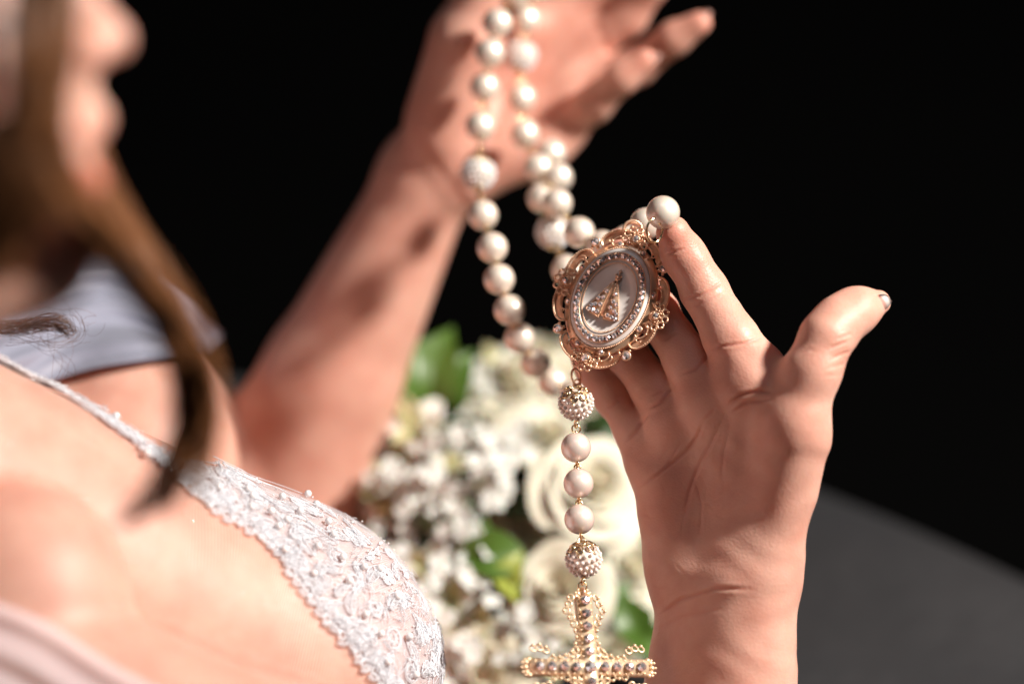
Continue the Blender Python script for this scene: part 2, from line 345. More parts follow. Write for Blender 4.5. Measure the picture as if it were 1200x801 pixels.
def near_hand():
    g = Grid(hz(655, 862, -62) - 6, hz(1056, 240, 78) + 6, 0.85)
    D = g.field(palm); T = g.field(f_thumb); Fi = None
    for f in FING[1:]:
        d = g.field(f); Fi = d if Fi is None else smin(Fi, d, 0.8)
    D = smin(D, Fi, 7.0); D = smin(D, T, 10.0)
    V, F = g.nets(D); V = smooth_mesh(V, F, 2, 0.5); Nn = vnormals(V, F); q = topx(V); front = np.clip(Nn[:, 2] * 2.0, 0, 1)
    flush = np.zeros(len(V)); disp = np.zeros(len(V))
    CR = [([(800, 351), (822, 346), (848, 329)], 1.6, 0.75), ([(806, 362), (826, 354), (846, 341)], 1.3, .35), ([(780, 299), (803, 291)], 1.5, 0.5),
          ([(827, 411), (850, 405), (872, 402), (895, 395)], 1.7, 0.7), ([(797, 438), (815, 433), (836, 410)], 1.7, 0.75), ([(778, 399), (795, 388)], 1.4, .5),
          ([(758, 479), (776, 470), (792, 449)], 1.8, 0.8), ([(763, 463), (778, 457)], 1.4, .4), ([(709, 480), (718, 476), (727, 466)], 1.6, 0.65), ([(713, 485), (730, 473)], 1.2, .3),
          ([(731, 518), (745, 506), (760, 483)], 1.8, 0.8),
          ([(744, 573), (765, 560), (783, 546), (804, 529), (818, 510), (826, 490)], 2.0, 0.75), ([(801, 610), (808, 575), (818, 548), (833, 520), (852, 482)], 2.2, 0.4),
          ([(852, 474), (868, 463), (888, 458), (908, 459)], 2.0, 1.0), ([(858, 484), (876, 471), (906, 468)], 1.8, 0.8), ([(856, 500), (848, 530), (845, 570)], 2.4, 0.22),
          ([(826, 491), (838, 478)], 1.6, .5), ([(815, 560), (822, 590), (820, 630)], 1.5, .25), ([(770, 540), (786, 520)], 1.4, .3), ([(778, 552), (800, 515)], 1.3, .3),
          ([(769, 723), (797, 702), (840, 689), (885, 690)], 2.2, 0.8), ([(768, 738), (800, 722), (850, 712)], 1.8, 0.4), ([(748, 600), (764, 606)], 1.6, .35),
          ([(971, 409), (994, 399)], 1.7, 0.7), ([(974, 420), (997, 411)], 1.6, 0.7), ([(969, 431), (992, 425)], 1.5, 0.45), ([(980, 398), (999, 390)], 1.4, 0.5), ([(964, 441), (986, 438)], 1.5, .3),
          ([(937, 415), (948, 409), (958, 412)], 1.6, .3)]
    rp = np.random.default_rng(3)
    for i in range(26):                                                          # faint random palm lines
        x, y = rp.uniform(760, 900), rp.uniform(480, 690); a = rp.uniform(-1.2, 1.4); l = rp.uniform(8, 26)
        CR.append(([(x, y), (x + l * math.cos(a), y - l * math.sin(a)), (x + 1.7 * l * math.cos(a + .3), y - 1.7 * l * math.sin(a + .3))], 1.1, rp.uniform(.08, .2)))
    for pts, w, dep in CR:
        d, tp_ = crease(q, pts); dep *= tp_; w *= .8; g_ = np.exp(-(d / w) ** 2) * front; disp -= dep * g_; flush += 0.42 * dep * np.exp(-(d / (w * 1.6)) ** 2) * front
        disp += 0.25 * dep * np.exp(-((d - 2.6 * w) / (1.7 * w)) ** 2) * front   # flesh rolls beside the crease
    for pts, r in [(([723, 284],), 26), (([789, 274],), 24), (([681, 408],), 22), (([1010, 350],), 30)]:
        d = np.sqrt(((q - np.array(pts[0])) ** 2).sum(1)); flush += 0.32 * np.exp(-(d / r) ** 2)
    for c, r in [((775, 560), 38), ((900, 560), 50), ((870, 430), 35), ((820, 455), 22), ((782, 490), 20)]:
        d = np.sqrt(((q - np.array(c)) ** 2).sum(1)); flush += 0.16 * np.exp(-(d / r) ** 2)
    n1 = np.sin(q[:, 0] * .071 + 2 * np.sin(q[:, 1] * .053)) * np.sin(q[:, 1] * .083 + 1.3 * np.sin(q[:, 0] * .047)); disp += 0.28 * n1
    return V + Nn * disp[:, None], F, np.clip(flush + .06, 0, .7)
# left hand (far)
d0 = 1420
fpalm = [
    cap(pm(325, 640, 1490), pm(335, 600, 1480), 46, 45, 8), cap(pm(335, 600, 1480), pm(390, 440, 1460), 45, 39, 8), cap(pm(390, 440, 1460), pm(505, 200, 1430), 39, 25.5, 8),
    cap(pm(350, 470, 1450), pm(300, 520, 1470), 26, 28, 14),
    cap(pm(500, 205, 1430), pm(525, 190, 1425), 26, 24, 12),
    cap(pm(545, 203, 1420), pm(640, 172, 1415), 17, 13.5, 14), cap(pm(530, 185, 1425), pm(660, 150, 1420), 15, 12, 12), cap(pm(525, 170, 1430), pm(672, 105, 1425), 15, 12, 12),
    cap(pm(525, 155, 1430), pm(676, 62, 1428), 15, 12.5, 12), cap(pm(525, 140, 1430), pm(664, 20, 1428), 15, 12.5, 12),
    cap(pm(515, 150, 1405), pm(545, 50, 1385), 19, 17.5, 14), cap(pm(545, 50, 1390), pm(640, 20, 1425), 10, 9, 14),
]
fth = chain([pm(520, 130, 1408), pm(546, 42, 1385), pm(578, -40, 1370), pm(612, -95, 1365), pm(632, -120, 1365)], [18, 16.5, 13, 11.5, 8], 5)
fli = chain([pm(655, 150, 1420), pm(695, 122, 1400), pm(730, 90, 1385), pm(756, 70, 1380)], [11.5, 10, 8.6, 6.4], 5)
fri = chain([pm(672, 105, 1425), pm(745, 78, 1415), pm(790, 45, 1400), pm(820, 27, 1392)], [12, 10.4, 9, 6.8], 5)
fmi = chain([pm(676, 62, 1428), pm(735, 20, 1418), pm(765, -20, 1405), pm(785, -45, 1400)], [12.5, 10.8, 9.3, 7], 5)
fin = chain([pm(664, 20, 1428), pm(715, -20, 1418), pm(742, -60, 1405), pm(755, -85, 1400)], [12.5, 10.8, 9.3, 7], 5)
# torso and head
hd = 862
torso = [
    cap(pm(-70, 638, 1138), pm(300, 795, 1223), 83, 84, 20),                      # chest ridge running to the bust
    ell(pm(300, 797, 1220), (84, 84, 80), 16),
    cap(pm(-60, 700, 1228), pm(250, 900, 1308), 110, 110, 30), cap(pm(250, 900, 1338), pm(180, 1500, 1500), 120, 115, 40),
    ell(pm(0, 738, 1070), (54, 62, 50), 7, (1, -.5, 0)),                        # front of the shoulder
    cap(pm(-40, 806, 1062), pm(330, 965, 1056), 56, 52, 6),                      # upper arm along the lower edge
    cap(pm(330, 960, 1060), pm(560, 1130, 1080), 50, 46, 20), cap(pm(560, 1130, 1080), pm(842, 910, 1180), 44, 33, 16),
    cap(pm(-120, 520, 1308), pm(80, 420, 1430), 62, 50, 30),                      # far shoulder girdle
    ell(pm(150, 560, 1360), (60, 70, 60), 20),                                   # far side of the chest
    cap(pm(-190, 560, 1168), pm(-190, 330, 1008), 56, 52, 30),
]
head = [
    ell(pm(-203, -60, 900), (88, 105, 74), 12, (1, .25, 0)), ell(pm(-33, 60, hd), (36, 60, 52), 14),
    ell(pm(49, 135, hd), (16.5, 24, 24), 10), ell(pm(-43, 150, hd), (38, 45, 50), 16),
    cap(pm(49, -70, hd), pm(105, 20, hd), 8.5, 7.5, 9), ell(pm(129, 46, hd), (7.6, 7.4, 8), 6),
    ell(pm(103, 62, hd - 12), (7, 6.6, 6), 6), ell(pm(103, 62, hd + 12), (7, 6.6, 6), 6),
    cap(pm(106, 140, hd), pm(83, 160, hd - 20), 6.2, 4, 3.5), cap(pm(106, 140, hd), pm(83, 160, hd + 20), 6.2, 4, 3.5),
    cap(pm(99, 211, hd), pm(81, 190, hd - 19), 6.6, 4, 3.0), cap(pm(99, 211, hd), pm(81, 190, hd + 19), 6.6, 4, 3.0),
    ell(pm(39, 235, hd), (15.5, 20, 24), 8), ell(pm(44, 292, hd), (13.5, 15.5, 19), 10),
    cap(pm(38, 298, hd), pm(-133, 335, hd - 40), 17, 22, 12), cap(pm(38, 298, hd), pm(-133, 335, hd + 40), 17, 22, 12), cap(pm(0, 318, hd), pm(-173, 350, hd), 16, 40, 12),
]
TORSO = torso
ARM = [cap(pm(70, 380, 1440), pm(300, 640, 1480), 47, 44, 10)]
def body_core():
    g = Grid([-300, -335, -1575], [pm(848, 0, 1420)[0], pm(0, -150, 1420)[1] + 8, -765], 2.3)
    D = g.field(fpalm + ARM); Fi = None
    for f in (fli, fri, fmi, fin):
        d = g.field(f); Fi = d if Fi is None else smin(Fi, d, 1.2)
    D = smin(D, Fi, 9); del Fi; D = smin(D, g.field(fth), 10); D = smin(D, g.field(torso), 14); D = smin(D, g.field(head), 6)
    V, F = g.nets(D); del D; V = smooth_mesh(V, F, 2, 0.5); Nn = vnormals(V, F); q = topx(V); far = V[:, 2] < -1330; disp = np.zeros(len(V)); flush = np.where(far, .12, .04)
    for pts, w, dep in [([(600, 150), (640, 140), (668, 118), (690, 92)], 3, 1.2), ([(590, 110), (640, 90), (680, 50)], 3, 1.0), ([(560, 190), (590, 130), (610, 70)], 4, 1.0),
                        ([(712, 96), (722, 110)], 2.4, .9), ([(682, 118), (700, 140)], 2.6, .9), ([(700, 30), (712, 60)], 3, 1), ([(765, 50), (778, 66)], 2.4, .8), ([(490, 160), (520, 205), (545, 238)], 3.5, .9)]:
        d = poly_dist(q, pts); g_ = np.exp(-(d / w) ** 2) * np.clip(Nn[:, 2] * 2, 0, 1) * far; disp -= dep * g_; flush += .3 * g_
    for c, r in [((757, 66), 28), ((822, 25), 28), ((740, 15), 26), ((690, 10), 30), ((640, 60), 40)]: flush += .25 * far * np.exp(-(((q - np.array(c)) ** 2).sum(1)) / r ** 2)
    hd_ = V[:, 2] > -960
    for c, rx, ry, s in [((110, 150), 26, 17, .4), ((104, 213), 26, 24, .9)]: flush = np.where(hd_, np.maximum(flush, s * np.exp(-(((q[:, 0] - c[0]) / rx) ** 4 + ((q[:, 1] - c[1]) / ry) ** 4))), flush)
    mk = .95 * np.exp(-(((q[:, 0] - 2) / 24) ** 4 + ((q[:, 1] - 28) / 13) ** 4)) * (V[:, 2] > -hd)
    return V + Nn * disp[:, None], F, np.clip(flush, 0, .9), mk
person = empty('person', toW(pm(0, 1300, 1400)))
tag(person, 'woman in white lace dress, head bowed, holding a pearl rosary in both hands', 'person')
Vn, Fn, Rn = near_hand(); Vb, Fb, Rb, mk = body_core()
def boundary(F):
    E = np.vstack([F[:, [0, 1]], F[:, [1, 2]], F[:, [2, 3]], F[:, [3, 0]]]); key = np.sort(E, 1); _, ix, c = np.unique(key, axis=0, return_index=True, return_counts=True); return E[ix[c == 1]]
be = boundary(Fn); be = be[(Vn[be[:, 0], 1] < Vn[:, 1].min() + 4)]                  # forearm: the hand's open end is sewn on to the arm out of sight
sel = np.where((topx(Vb)[:, 1] > 815) & (topx(Vb)[:, 0] > 560))[0]; nb = len(Vn); mid = Vn[be].mean(1); sew = []
for (a, b), m_ in zip(be, mid): t = sel[np.argmin(((Vb[sel] - m_) ** 2).sum(1))]; sew.append((b, a, nb + t))
VV = np.vstack([Vn, Vb]); FF = [tuple(f) for f in np.vstack([Fn, Fb + nb]).tolist()] + sew
bl = WL[person.name]
body = bpy.data.objects.new('body', mesh('body', toW(VV) - bl, FF, M['skin'])); link(body, bl, person)
for nm, arr in (('flush', np.concatenate([Rn, Rb])), ('makeup', np.concatenate([np.zeros(nb), mk]))):
    a = body.data.attributes.new(nm, 'FLOAT', 'POINT'); a.data.foreach_set('value', arr.astype(np.float32))
# nails
def nail(c, n, t, w, l, tip, bend=0.5):
    n = nrm(n); t = nrm(np.asarray(t) - n * (np.asarray(t) @ n)); b = np.cross(n, t); nu, nv = 14, 9; Vv = []
    for i in range(nu):
        u = i / (nu - 1)
        ww = w * (0.82 + .18 * math.sin(math.pi * min(u * 1.1, 1))) * (1 if u > .12 else math.sqrt(max(.2, u / .12))) * (1 if u < .88 else math.sqrt(max(.12, (1 - u) / .12)))
        for j in range(nv):
            v = -1 + 2 * j / (nv - 1); Vv.append(np.asarray(c) + t * l * (u - .5) + b * ww * v * .5 - n * (bend * w * .5 * v * v) - n * (.5 * u * u * .9))
    Fq = grid_faces(nu, nv)
    Vv = np.array(Vv); lo = Vv - n * .5; k = len(Vv); rim = [(i * nv) for i in range(nu)] + [(nu - 1) * nv + j for j in range(1, nv)] + [i * nv + nv - 1 for i in range(nu - 2, -1, -1)] + [j for j in range(nv - 2, 0, -1)]
    side = [(rim[i], rim[(i + 1) % len(rim)], rim[(i + 1) % len(rim)] + k, rim[i] + k) for i in range(len(rim))]
    mb = MB(); mb.add(np.vstack([Vv, lo]), [tuple(f) for f in Fq] + [tuple(f[::-1] + k) for f in Fq] + side); o = mb.obj('fingernail', M['nail'], person)
    me = o.data; me.materials.append(M['nail_tip'])
    for p in me.polygons:
        i = min(p.vertices) % k // nv
        if i >= nu * tip: p.material_index = 1
    return o
nn_ = nrm([.42, -.58, .70]); nail(hz(1017, 359, 16.5) + nn_ * 6.3, nn_, (.82, .52, .02), 12.5, 20, .74)
nail(pm(771, 72, 1379), (.75, -.6, .15), (.8, .5, .3), 7, 8, 1.1)
nail(pm(829, 24, 1391), (.75, -.6, .15), (.8, .4, .3), 7.5, 9, 1.1)

# ------------------------------------------------------------------ the rosary
mc = hz(716, 350, -6.0)                                                            # medallion centre
mn = nrm([-0.25, 0.19, 0.95]); tv = np.array([math.sin(math.radians(22)), math.cos(math.radians(22)), 0]); mv = nrm(tv - mn * (tv @ mn)); mu = np.cross(mv, mn)
def ml(u, v, n=0.0): return mc + mu * u + mv * v + mn * n
rosary = empty('rosary', toW(pm(690, 800, 1300)))
tag(rosary, 'gold and pearl bead rosary with oval jewelled medallion, draped over both hands', 'rosary')
# medallion
mb = MB()
ph = np.linspace(0, 2 * np.pi, 96, endpoint=False)
def ellp(a, b, n, m=96):
    p = np.linspace(0, 2 * np.pi, m, endpoint=False); return mc + np.outer(a * np.cos(p), mu) + np.outer(b * np.sin(p), mv) + n * mn
rings = [(16.5, 22.5, -2.2), (20.6, 27.4, -2.2), (21.4, 28.4, -1.4), (20.6, 27.6, -.6), (18.6, 25, .2), (17.4, 23.8, .4), (16, 22.5, -.5)]
Vr = np.vstack([ellp(*r) for r in rings]); Fr = [(i * 96 + j, i * 96 + (j + 1) % 96, ((i + 1) % len(rings)) * 96 + (j + 1) % 96, ((i + 1) % len(rings)) * 96 + j) for i in range(len(rings)) for j in range(96)]
mb.add(Vr, Fr)
# back plate (openwork seen from behind)
mb.add(np.vstack([ellp(16.8, 22.8, -1.5), [ml(0, 0, -1.2)]]), [(96, j, (j + 1) % 96) for j in range(96)] )
medal = mb.obj('medallion', M['gold'], rosary, loc=toW(mc), label='oval rose-gold filigree medallion with white centre and triangular figure')
def part(mb_, name, m, smooth=True): return mb_.obj(name, M[m], medal, smooth=smooth)
# white plate: domed, with a stepped inner bowl
prof = [(18.0, 24.6, .6), (18.1, 24.7, 1.6), (17.6, 24.2, 2.5), (16.4, 22.8, 3.1), (14.8, 20.6, 3.2), (13.2, 18.4, 2.9), (12.0, 16.8, 2.4), (9, 12.6, 2.0), (5, 7, 2.15), (2, 2.8, 2.3)]
Vp = np.vstack([ellp(*r) for r in prof] + [[ml(0, 0, 2.3)]]); Fp = [(i * 96 + j, i * 96 + (j + 1) % 96, (i + 1) * 96 + (j + 1) % 96, (i + 1) * 96 + j) for i in range(len(prof) - 1) for j in range(96)]
Fp += [((len(prof) - 1) * 96 + j, (len(prof) - 1) * 96 + (j + 1) % 96, len(prof) * 96) for j in range(96)]
mb = MB(); mb.add(Vp, Fp); part(mb, 'white_plate', 'shell')
def beaded(a, b, n, r, cnt, name):
    mb = MB(); pts = ellp(a, b, n, 720); seg = np.linalg.norm(np.roll(pts, -1, 0) - pts, axis=1); cum = np.concatenate([[0], np.cumsum(seg)]); tot = cum[-1]
    for k in range(cnt): mb.ball(pts[np.searchsorted(cum, tot * k / cnt) % 720], r, 6, 4)
    mb.tube(pts[::8], r * .62, 5, True, up=mn); return part(mb, name, 'gold')
beaded(18.4, 25.0, 2.0, .46, 150, 'beaded_rim'); beaded(12.3, 17.1, 3.2, .36, 130, 'beaded_rim'); 
# stones
gv = [(0, 0, .9)]; gv += [(.42 * math.cos(a), .42 * math.sin(a), .9) for a in np.arange(8) * math.pi / 4]; gv += [(math.cos(a), math.sin(a), .15) for a in (np.arange(8) + .5) * math.pi / 4]; gv += [(0, 0, -.8)]
gf = [(0, 1 + i, 1 + (i + 1) % 8) for i in range(8)]
for i in range(8): gf += [(1 + i, 9 + i, 1 + (i + 1) % 8), (1 + (i + 1) % 8, 9 + i, 9 + (i + 1) % 8), (9 + i, 17, 9 + (i + 1) % 8)]
gem_me = {}
def gem(c, r, n=None, parent=None):
    key = round(r, 2)
    if key not in gem_me: gem_me[key] = mesh('rhinestone', np.array(gv) * r / 1000 * [1, 1, .8], gf, M['stone'], False)
    o = bpy.data.objects.new('rhinestone', gem_me[key]); w = dirW(nrm((mn if n is None else n) + rng.normal(0, .10, 3)))
    o.rotation_euler = (Vector(w).to_track_quat('Z', 'Y') @ Quaternion((0, 0, 1), rng.uniform(0, 6))).to_euler()
    return link(o, toW(c), parent or medal)
prong = MB()
pts = ellp(14.9, 20.6, 0, 720); seg = np.linalg.norm(np.roll(pts, -1, 0) - pts, axis=1); cum = np.concatenate([[0], np.cumsum(seg)])
for k in range(36):
    i = np.searchsorted(cum, cum[-1] * (k + .5) / 36) % 720; j = np.searchsorted(cum, cum[-1] * (k + 1) / 36) % 720
    gem(pts[i] + mn * 3.9, 1.58); o_ = nrm(pts[j] - mc)
    prong.ball(pts[j] + mn * 3.9 + o_ * .75, .36, 6, 4); prong.ball(pts[j] + mn * 3.9 - o_ * .75, .36, 6, 4)
for i in range(2): prong.tube(ellp(13.6 + 2.6 * i, 19.2 + 2.9 * i, 3.4, 96), .42, 5, True, up=mn)
part(prong, 'stone_setting', 'gold')
# triangular mantled figure
fig = MB()
def slab(mb_, poly, n0, n1, dome=0.0):
    poly = [np.asarray(q, float) for q in poly]; c = sum(poly) / len(poly); k = len(poly)
    Vv = [ml(q[0], q[1], n0) for q in poly] + [ml(q[0], q[1], n1 * .9) for q in poly] + [ml(*(c + .82 * (q - c)), n1) for q in poly] + [ml(c[0], c[1], n1 + dome)]
    Fv = [(i, (i + 1) % k, k + (i + 1) % k, k + i) for i in range(k)] + [(k + i, k + (i + 1) % k, 2 * k + (i + 1) % k, 2 * k + i) for i in range(k)] + [(2 * k + i, 2 * k + (i + 1) % k, 3 * k) for i in range(k)]
    mb_.add(Vv, Fv)
for s in (1, -1):
    q = [(s * .5, 8.6), (s * 2.0, 6.4), (s * 5.2, -1), (s * 8.4, -8.6), (s * 5.5, -9.9), (s * 1.2, -10.6), (s * 1.3, -2)]
    slab(fig, q if s < 0 else q[::-1], 1.6, 3.7, .3)
    for i in range(len(q)):
        a, b = np.array(q[i]), np.array(q[(i + 1) % len(q)]); L_ = np.linalg.norm(b - a)
        for t in np.arange(0, L_, .85): p = a + (b - a) * t / L_; fig.ball(ml(p[0], p[1], 3.7), .34, 5, 4)
slab(fig, [(-1.0, 8), (-1.3, 0), (-1.6, -9.4), (1.6, -9.4), (1.3, 0), (1.0, 8)], 1.6, 3.3, .5)
fig.ball(ml(0, 9.6, 3.2), 1.35, 10, 7)
for a in np.linspace(-1.1, 1.1, 5): fig.ball(ml(1.7 * math.sin(a), 10.6 + 1.0 * math.cos(a), 3.3), .42, 6, 4)
fig.torus(ml(0, 10.6, 3.2), mv, 1.3, .35, 14, 5)
fig.tube([ml(0, 11.4, 3.2), ml(0, 14.2, 3.2)], .32, 5); fig.tube([ml(-.9, 13.2, 3.2), ml(.9, 13.2, 3.2)], .3, 5)
part(fig, 'mantled_figure', 'gold')
for s in (1, -1):
    for u, v in [(2.3, 2.2), (2.7, -1.2), (4.6, -2.2), (2.6, -4.6), (4.9, -5.4), (6.4, -6.4), (2.7, -8.3), (5.0, -8.4), (7.0, -8.6)]: gem(ml(s * u, v, 4.25), 1.12)
# filigree border: eight beaded scrolls, four flower clusters, four outer bezels
for i in range(8):
    a = math.radians(22.5 + 45 * i + (4 if i % 2 else -4)); cu, cv = 21.6 * math.cos(a), 28.6 * math.sin(a); c = ml(cu, cv, 0.1)
    rad = nrm(mu * math.cos(a) / 21.6 + mv * math.sin(a) / 28.6); tg = np.cross(mn, rad); Lb = MB()
    def q(r, w, n): return c + rad * r + tg * w + mn * n
    th = np.linspace(-1.95, 1.95, 30); W_ = 9.0
    outer = np.array([q(5.2 * math.cos(t), W_ * math.sin(t), -.3) for t in th]); Lb.tube(outer, .62, 6, flat=2.2, up=mn)
    for t in np.linspace(-1.9, 1.9, 27): Lb.ball(q(5.3 * math.cos(t), (W_ + .1) * math.sin(t), 1.0), .40, 6, 4)
    inner = np.array([q(-.6 + 2.6 * math.cos(t), 3.9 * math.sin(t), .3) for t in np.linspace(-2.2, 2.2, 22)]); Lb.tube(inner, .42, 5, up=mn)
    for s in (1, -1):                                                              # small scrolls inside the lobe
        sp = np.array([q(1.2 + (1.7 - .26 * t) * math.cos(t) - .6, s * (4.0 + (1.5 - .22 * t) * math.sin(t)), .5) for t in np.linspace(0, 5, 22)]); Lb.tube(sp, .34, 5, up=mn)
    Lb.torus(q(-1.9, 0, .9), mn, 1.35, .36, 14, 5); Lb.ball(q(2.2, 0, .3), .6, 6, 5)
    # thin curved sheet behind the scroll
    sh = [q(4.8 * math.cos(t), (W_ - .7) * math.sin(t), -1.3) for t in np.linspace(-1.8, 1.8, 13)] + [q(1.2 * math.cos(t), (W_ - 3.2) * math.sin(t), -1.3) for t in np.linspace(-1.8, 1.8, 13)]
    Lb.add(sh, [(k, k + 1, k + 14, k + 13) for k in range(12)])
    part(Lb, 'filigree_scroll', 'gold'); gem(q(-1.9, 0, 1.5), 1.28)
for i in range(4):
    a = math.radians(90 * i); c = ml(23.6 * math.cos(a), 30.6 * math.sin(a), .6); rad = mu * math.cos(a) + mv * math.sin(a); tg = np.cross(mn, rad); Cb = MB()
    for k in range(7):
        b = math.radians(-110 + 220 * k / 6); p = c + rad * 4.6 * math.cos(b) + tg * 5.4 * math.sin(b)
        Cb.torus(p - mn * .2, mn + .3 * rad * math.cos(b), 1.5, .5, 12, 5); Cb.ball(p + mn * .1 + (rad * math.cos(b) + tg * math.sin(b)) * 1.3, .7, 6, 4)
        p2 = c + rad * 2.6 * math.cos(b) + tg * 3.0 * math.sin(b); Cb.ball(p2 + mn * .9, .48, 6, 4)
    Cb.torus(c + mn * .6, mn, 1.75, .42, 16, 5)
    for k in range(4): b = math.pi / 4 + k * math.pi / 2; Cb.ball(c + mn * 1.6 + (rad * math.cos(b) + tg * math.sin(b)) * 1.55, .5, 6, 4)
    Cb.torus(c - mn * 1.2, mn, 2.6, .9, 16, 6)
    part(Cb, 'filigree_flower', 'gold'); gem(c + mn * 1.5, 1.6)
for i in range(4):
    a = math.radians(45 + 90 * i); c = ml(25.4 * math.cos(a), 31.8 * math.sin(a), .4); Bb = MB(); prof = [(0, -2.4), (1.5, -2.2), (2.2, -1), (2.45, .6), (2.3, 1.1), (1.9, 1.1), (1.7, .5), (0, .2)]
    Vv = [c + mn * z + r * (mu * math.cos(t) + mv * math.sin(t)) for r, z in prof for t in np.linspace(0, 2 * np.pi, 16, endpoint=False)]
    Bb.add(Vv, [(i_ * 16 + j, i_ * 16 + (j + 1) % 16, (i_ + 1) * 16 + (j + 1) % 16, (i_ + 1) * 16 + j) for i_ in range(len(prof) - 1) for j in range(16)])
    Bb.tube([c - mn * .6, ml(22 * math.cos(a), 28.5 * math.sin(a), -.6)], .8, 6)
    for s in (-1, 1): Bb.ball(c + s * 2.4 * (mv * math.cos(a) - mu * math.sin(a)) - 1.6 * (mu * math.cos(a) + mv * math.sin(a)), .8, 6, 5)
    part(Bb, 'stone_bezel', 'gold'); gem(c + mn * 1.0, 1.95)
# suspension rings at the top
top = ml(0, 33.5, 0)
rb = MB(); rb.torus(ml(-3.2, 34.0, .8), nrm(mn + .5 * mu), 4.6, .62, 26, 7, start=.3, sweep=3.3, xdir=mu); rb.torus(ml(-3.4, 33.6, -1.4), nrm(mn + .5 * mu), 4.4, .5, 26, 7, start=.3, sweep=3.3, xdir=mu); part(rb, 'suspension_loop', 'gold')
rb = MB(); rc = hz(767, 270, 19); rb.torus(rc, nrm([.62, -.1, .78]), 4.9, .55, 30, 7, ratio=1.15); rb.ball(rc + np.array([2.6, 3.4, 0]), .9, 8, 6); part(rb, 'jump_ring', 'gold_pale')
rb = MB(); rc2 = hz(675, 441, -13); rb.torus(rc2, nrm([.7, .2, .7]), 3.0, .55, 24, 7, ratio=1.25); rb.torus(rc2 + np.array([.4, -3.6, -1]), nrm([-.7, .1, .7]), 2.2, .5, 20, 7); part(rb, 'jump_ring', 'gold')
# beads
bead_me = {}
def bead(c, r, kind):
    if (kind, r) not in bead_me: V_, F_ = unit_sphere(36, 20); bead_me[(kind, r)] = mesh('pearl_bead', V_ * r / 1000, F_, M[kind])
    o = bpy.data.objects.new('pearl_bead', bead_me[(kind, r)]); return link(o, toW(c), rosary)
def studded(c, r, up=(0, 1, 0), core='pearl_pink', seed='seed'):
    up = nrm(up); x = nrm(np.cross(up, [.2, .1, 1])); y = np.cross(up, x); k = MB(); V_, F_ = unit_sphere(24, 14); k.add(V_ * (r * .93) + c, F_)
    o = k.obj('studded_bead', M[core], rosary, loc=toW(c)); sd = MB(); rows = 9; spac = math.pi * r / rows
    for i in range(rows + 1):
        la = -math.pi / 2 + math.pi * i / rows
        if la > 0.62 or la < -1.3: continue
        n_ = max(1, int(2 * math.pi * r * math.cos(la) / (spac * .98)))
        for j in range(n_):
            lo = 2 * math.pi * (j + .5 * (i % 2)) / n_; d = math.cos(la) * (math.cos(lo) * x + math.sin(lo) * y) + math.sin(la) * up; sd.ball(c + d * r * .97, spac * .36, 7, 5)
    so = sd.obj('seed_pearls', M[seed], o); so['kind'] = 'stuff'
    cp = MB()
    for i in range(6):                                                            # gold cap of scrolls
        a = i * math.pi / 3; ca, sa = math.cos(a), math.sin(a); e = ca * x + sa * y; f = -sa * x + ca * y
        cen = math.radians(52); d0_ = math.cos(cen) * e + math.sin(cen) * up; tt = np.cross(d0_, f)
        sp = np.array([c + r * 1.03 * nrm(d0_ + .30 * (1 - .09 * t) * (math.cos(t) * tt + .9 * math.sin(t) * f)) for t in np.linspace(0, 7.5, 26)]); cp.tube(sp, r * .055, 5)
        cp.ball(c + r * 1.05 * nrm(d0_ - .38 * tt), r * .08, 6, 4)
    cp.torus(c + up * r * .97, up, r * .28, r * .07, 16, 5); cp.torus(c - up * r * .97, up, r * .22, r * .07, 16, 5); cp.ball(c - up * r, r * .16, 8, 6)
    cp.obj('bead_cap', M['gold_pale'], o); return o
def chain_link(a, b, ra, rb_, m='gold_pale'):
    d = nrm(b - a); p = a + d * ra * .96; q = b - d * rb_ * .96; mid = (p + q) / 2; k = MB(); g_ = np.linalg.norm(q - p)
    k.tube([p, p + d * min(.6, g_ * .2)], .55, 6); k.tube([q, q - d * min(.6, g_ * .2)], .55, 6); x = nrm(np.cross(d, [.3, .2, .9])); R_ = min(2.2, max(1.5, g_ * .32))
    k.torus(mid - d * R_ * .62, x, R_, .42, 16, 5); k.torus(mid + d * R_ * .62, np.cross(d, x), R_, .42, 16, 5)
    for e, s in ((p, 1), (q, -1)): k.ball(e + s * d * .2, 1.0, 8, 5)
    return k.obj('chain_link', M[m], rosary)
def strand(pts, R=7.8, K=8.7):
    prev = None
    for px, py, d, t in pts:
        c = pm(px, py, d); r = K if t else R
        if t: studded(c, r, nrm([.1, .9, -.4]) , 'pearl', 'white_pearl')
        else: bead(c, r, 'pearl')
        if prev is not None: chain_link(prev[0], c, prev[1], r)
        prev = (c, r)
strand([(604, -8, 1372, 0), (583, 27, 1350, 0), (574, 62, 1352, 0), (568, 102, 1362, 0), (563, 148, 1352, 0), (561, 203, 1332, 1), (566, 252, 1310, 0), (577, 290, 1292, 0), (585, 327, 1288, 0), (597, 363, 1286, 0), (609, 396, 1294, 0), (628, 425, 1306, 0), (648, 447, 1318, 0), (674, 462, 1290, 0), (704, 462, 1284, 0), (730, 440, 1278, 0)])
strand([(626, -14, 1392, 0), (616, 23, 1388, 0), (610, 65, 1390, 1), (611, 115, 1388, 0), (615, 157, 1384, 0), (631, 197, 1350, 0), (653, 238, 1312, 0), (679, 272, 1284, 0), (706, 288, 1276, 0), (735, 282, 1256, 0), (757, 262, 1232, 0)])
strand([(646, 180, 1366, 0), (654, 208, 1346, 0), (635, 232, 1334, 0), (648, 272, 1322, 1), (664, 316, 1304, 0), (684, 350, 1290, 0), (706, 380, 1280, 0)])
pb = hz(777, 249, 14); bead(pb, 7.9, 'pearl')
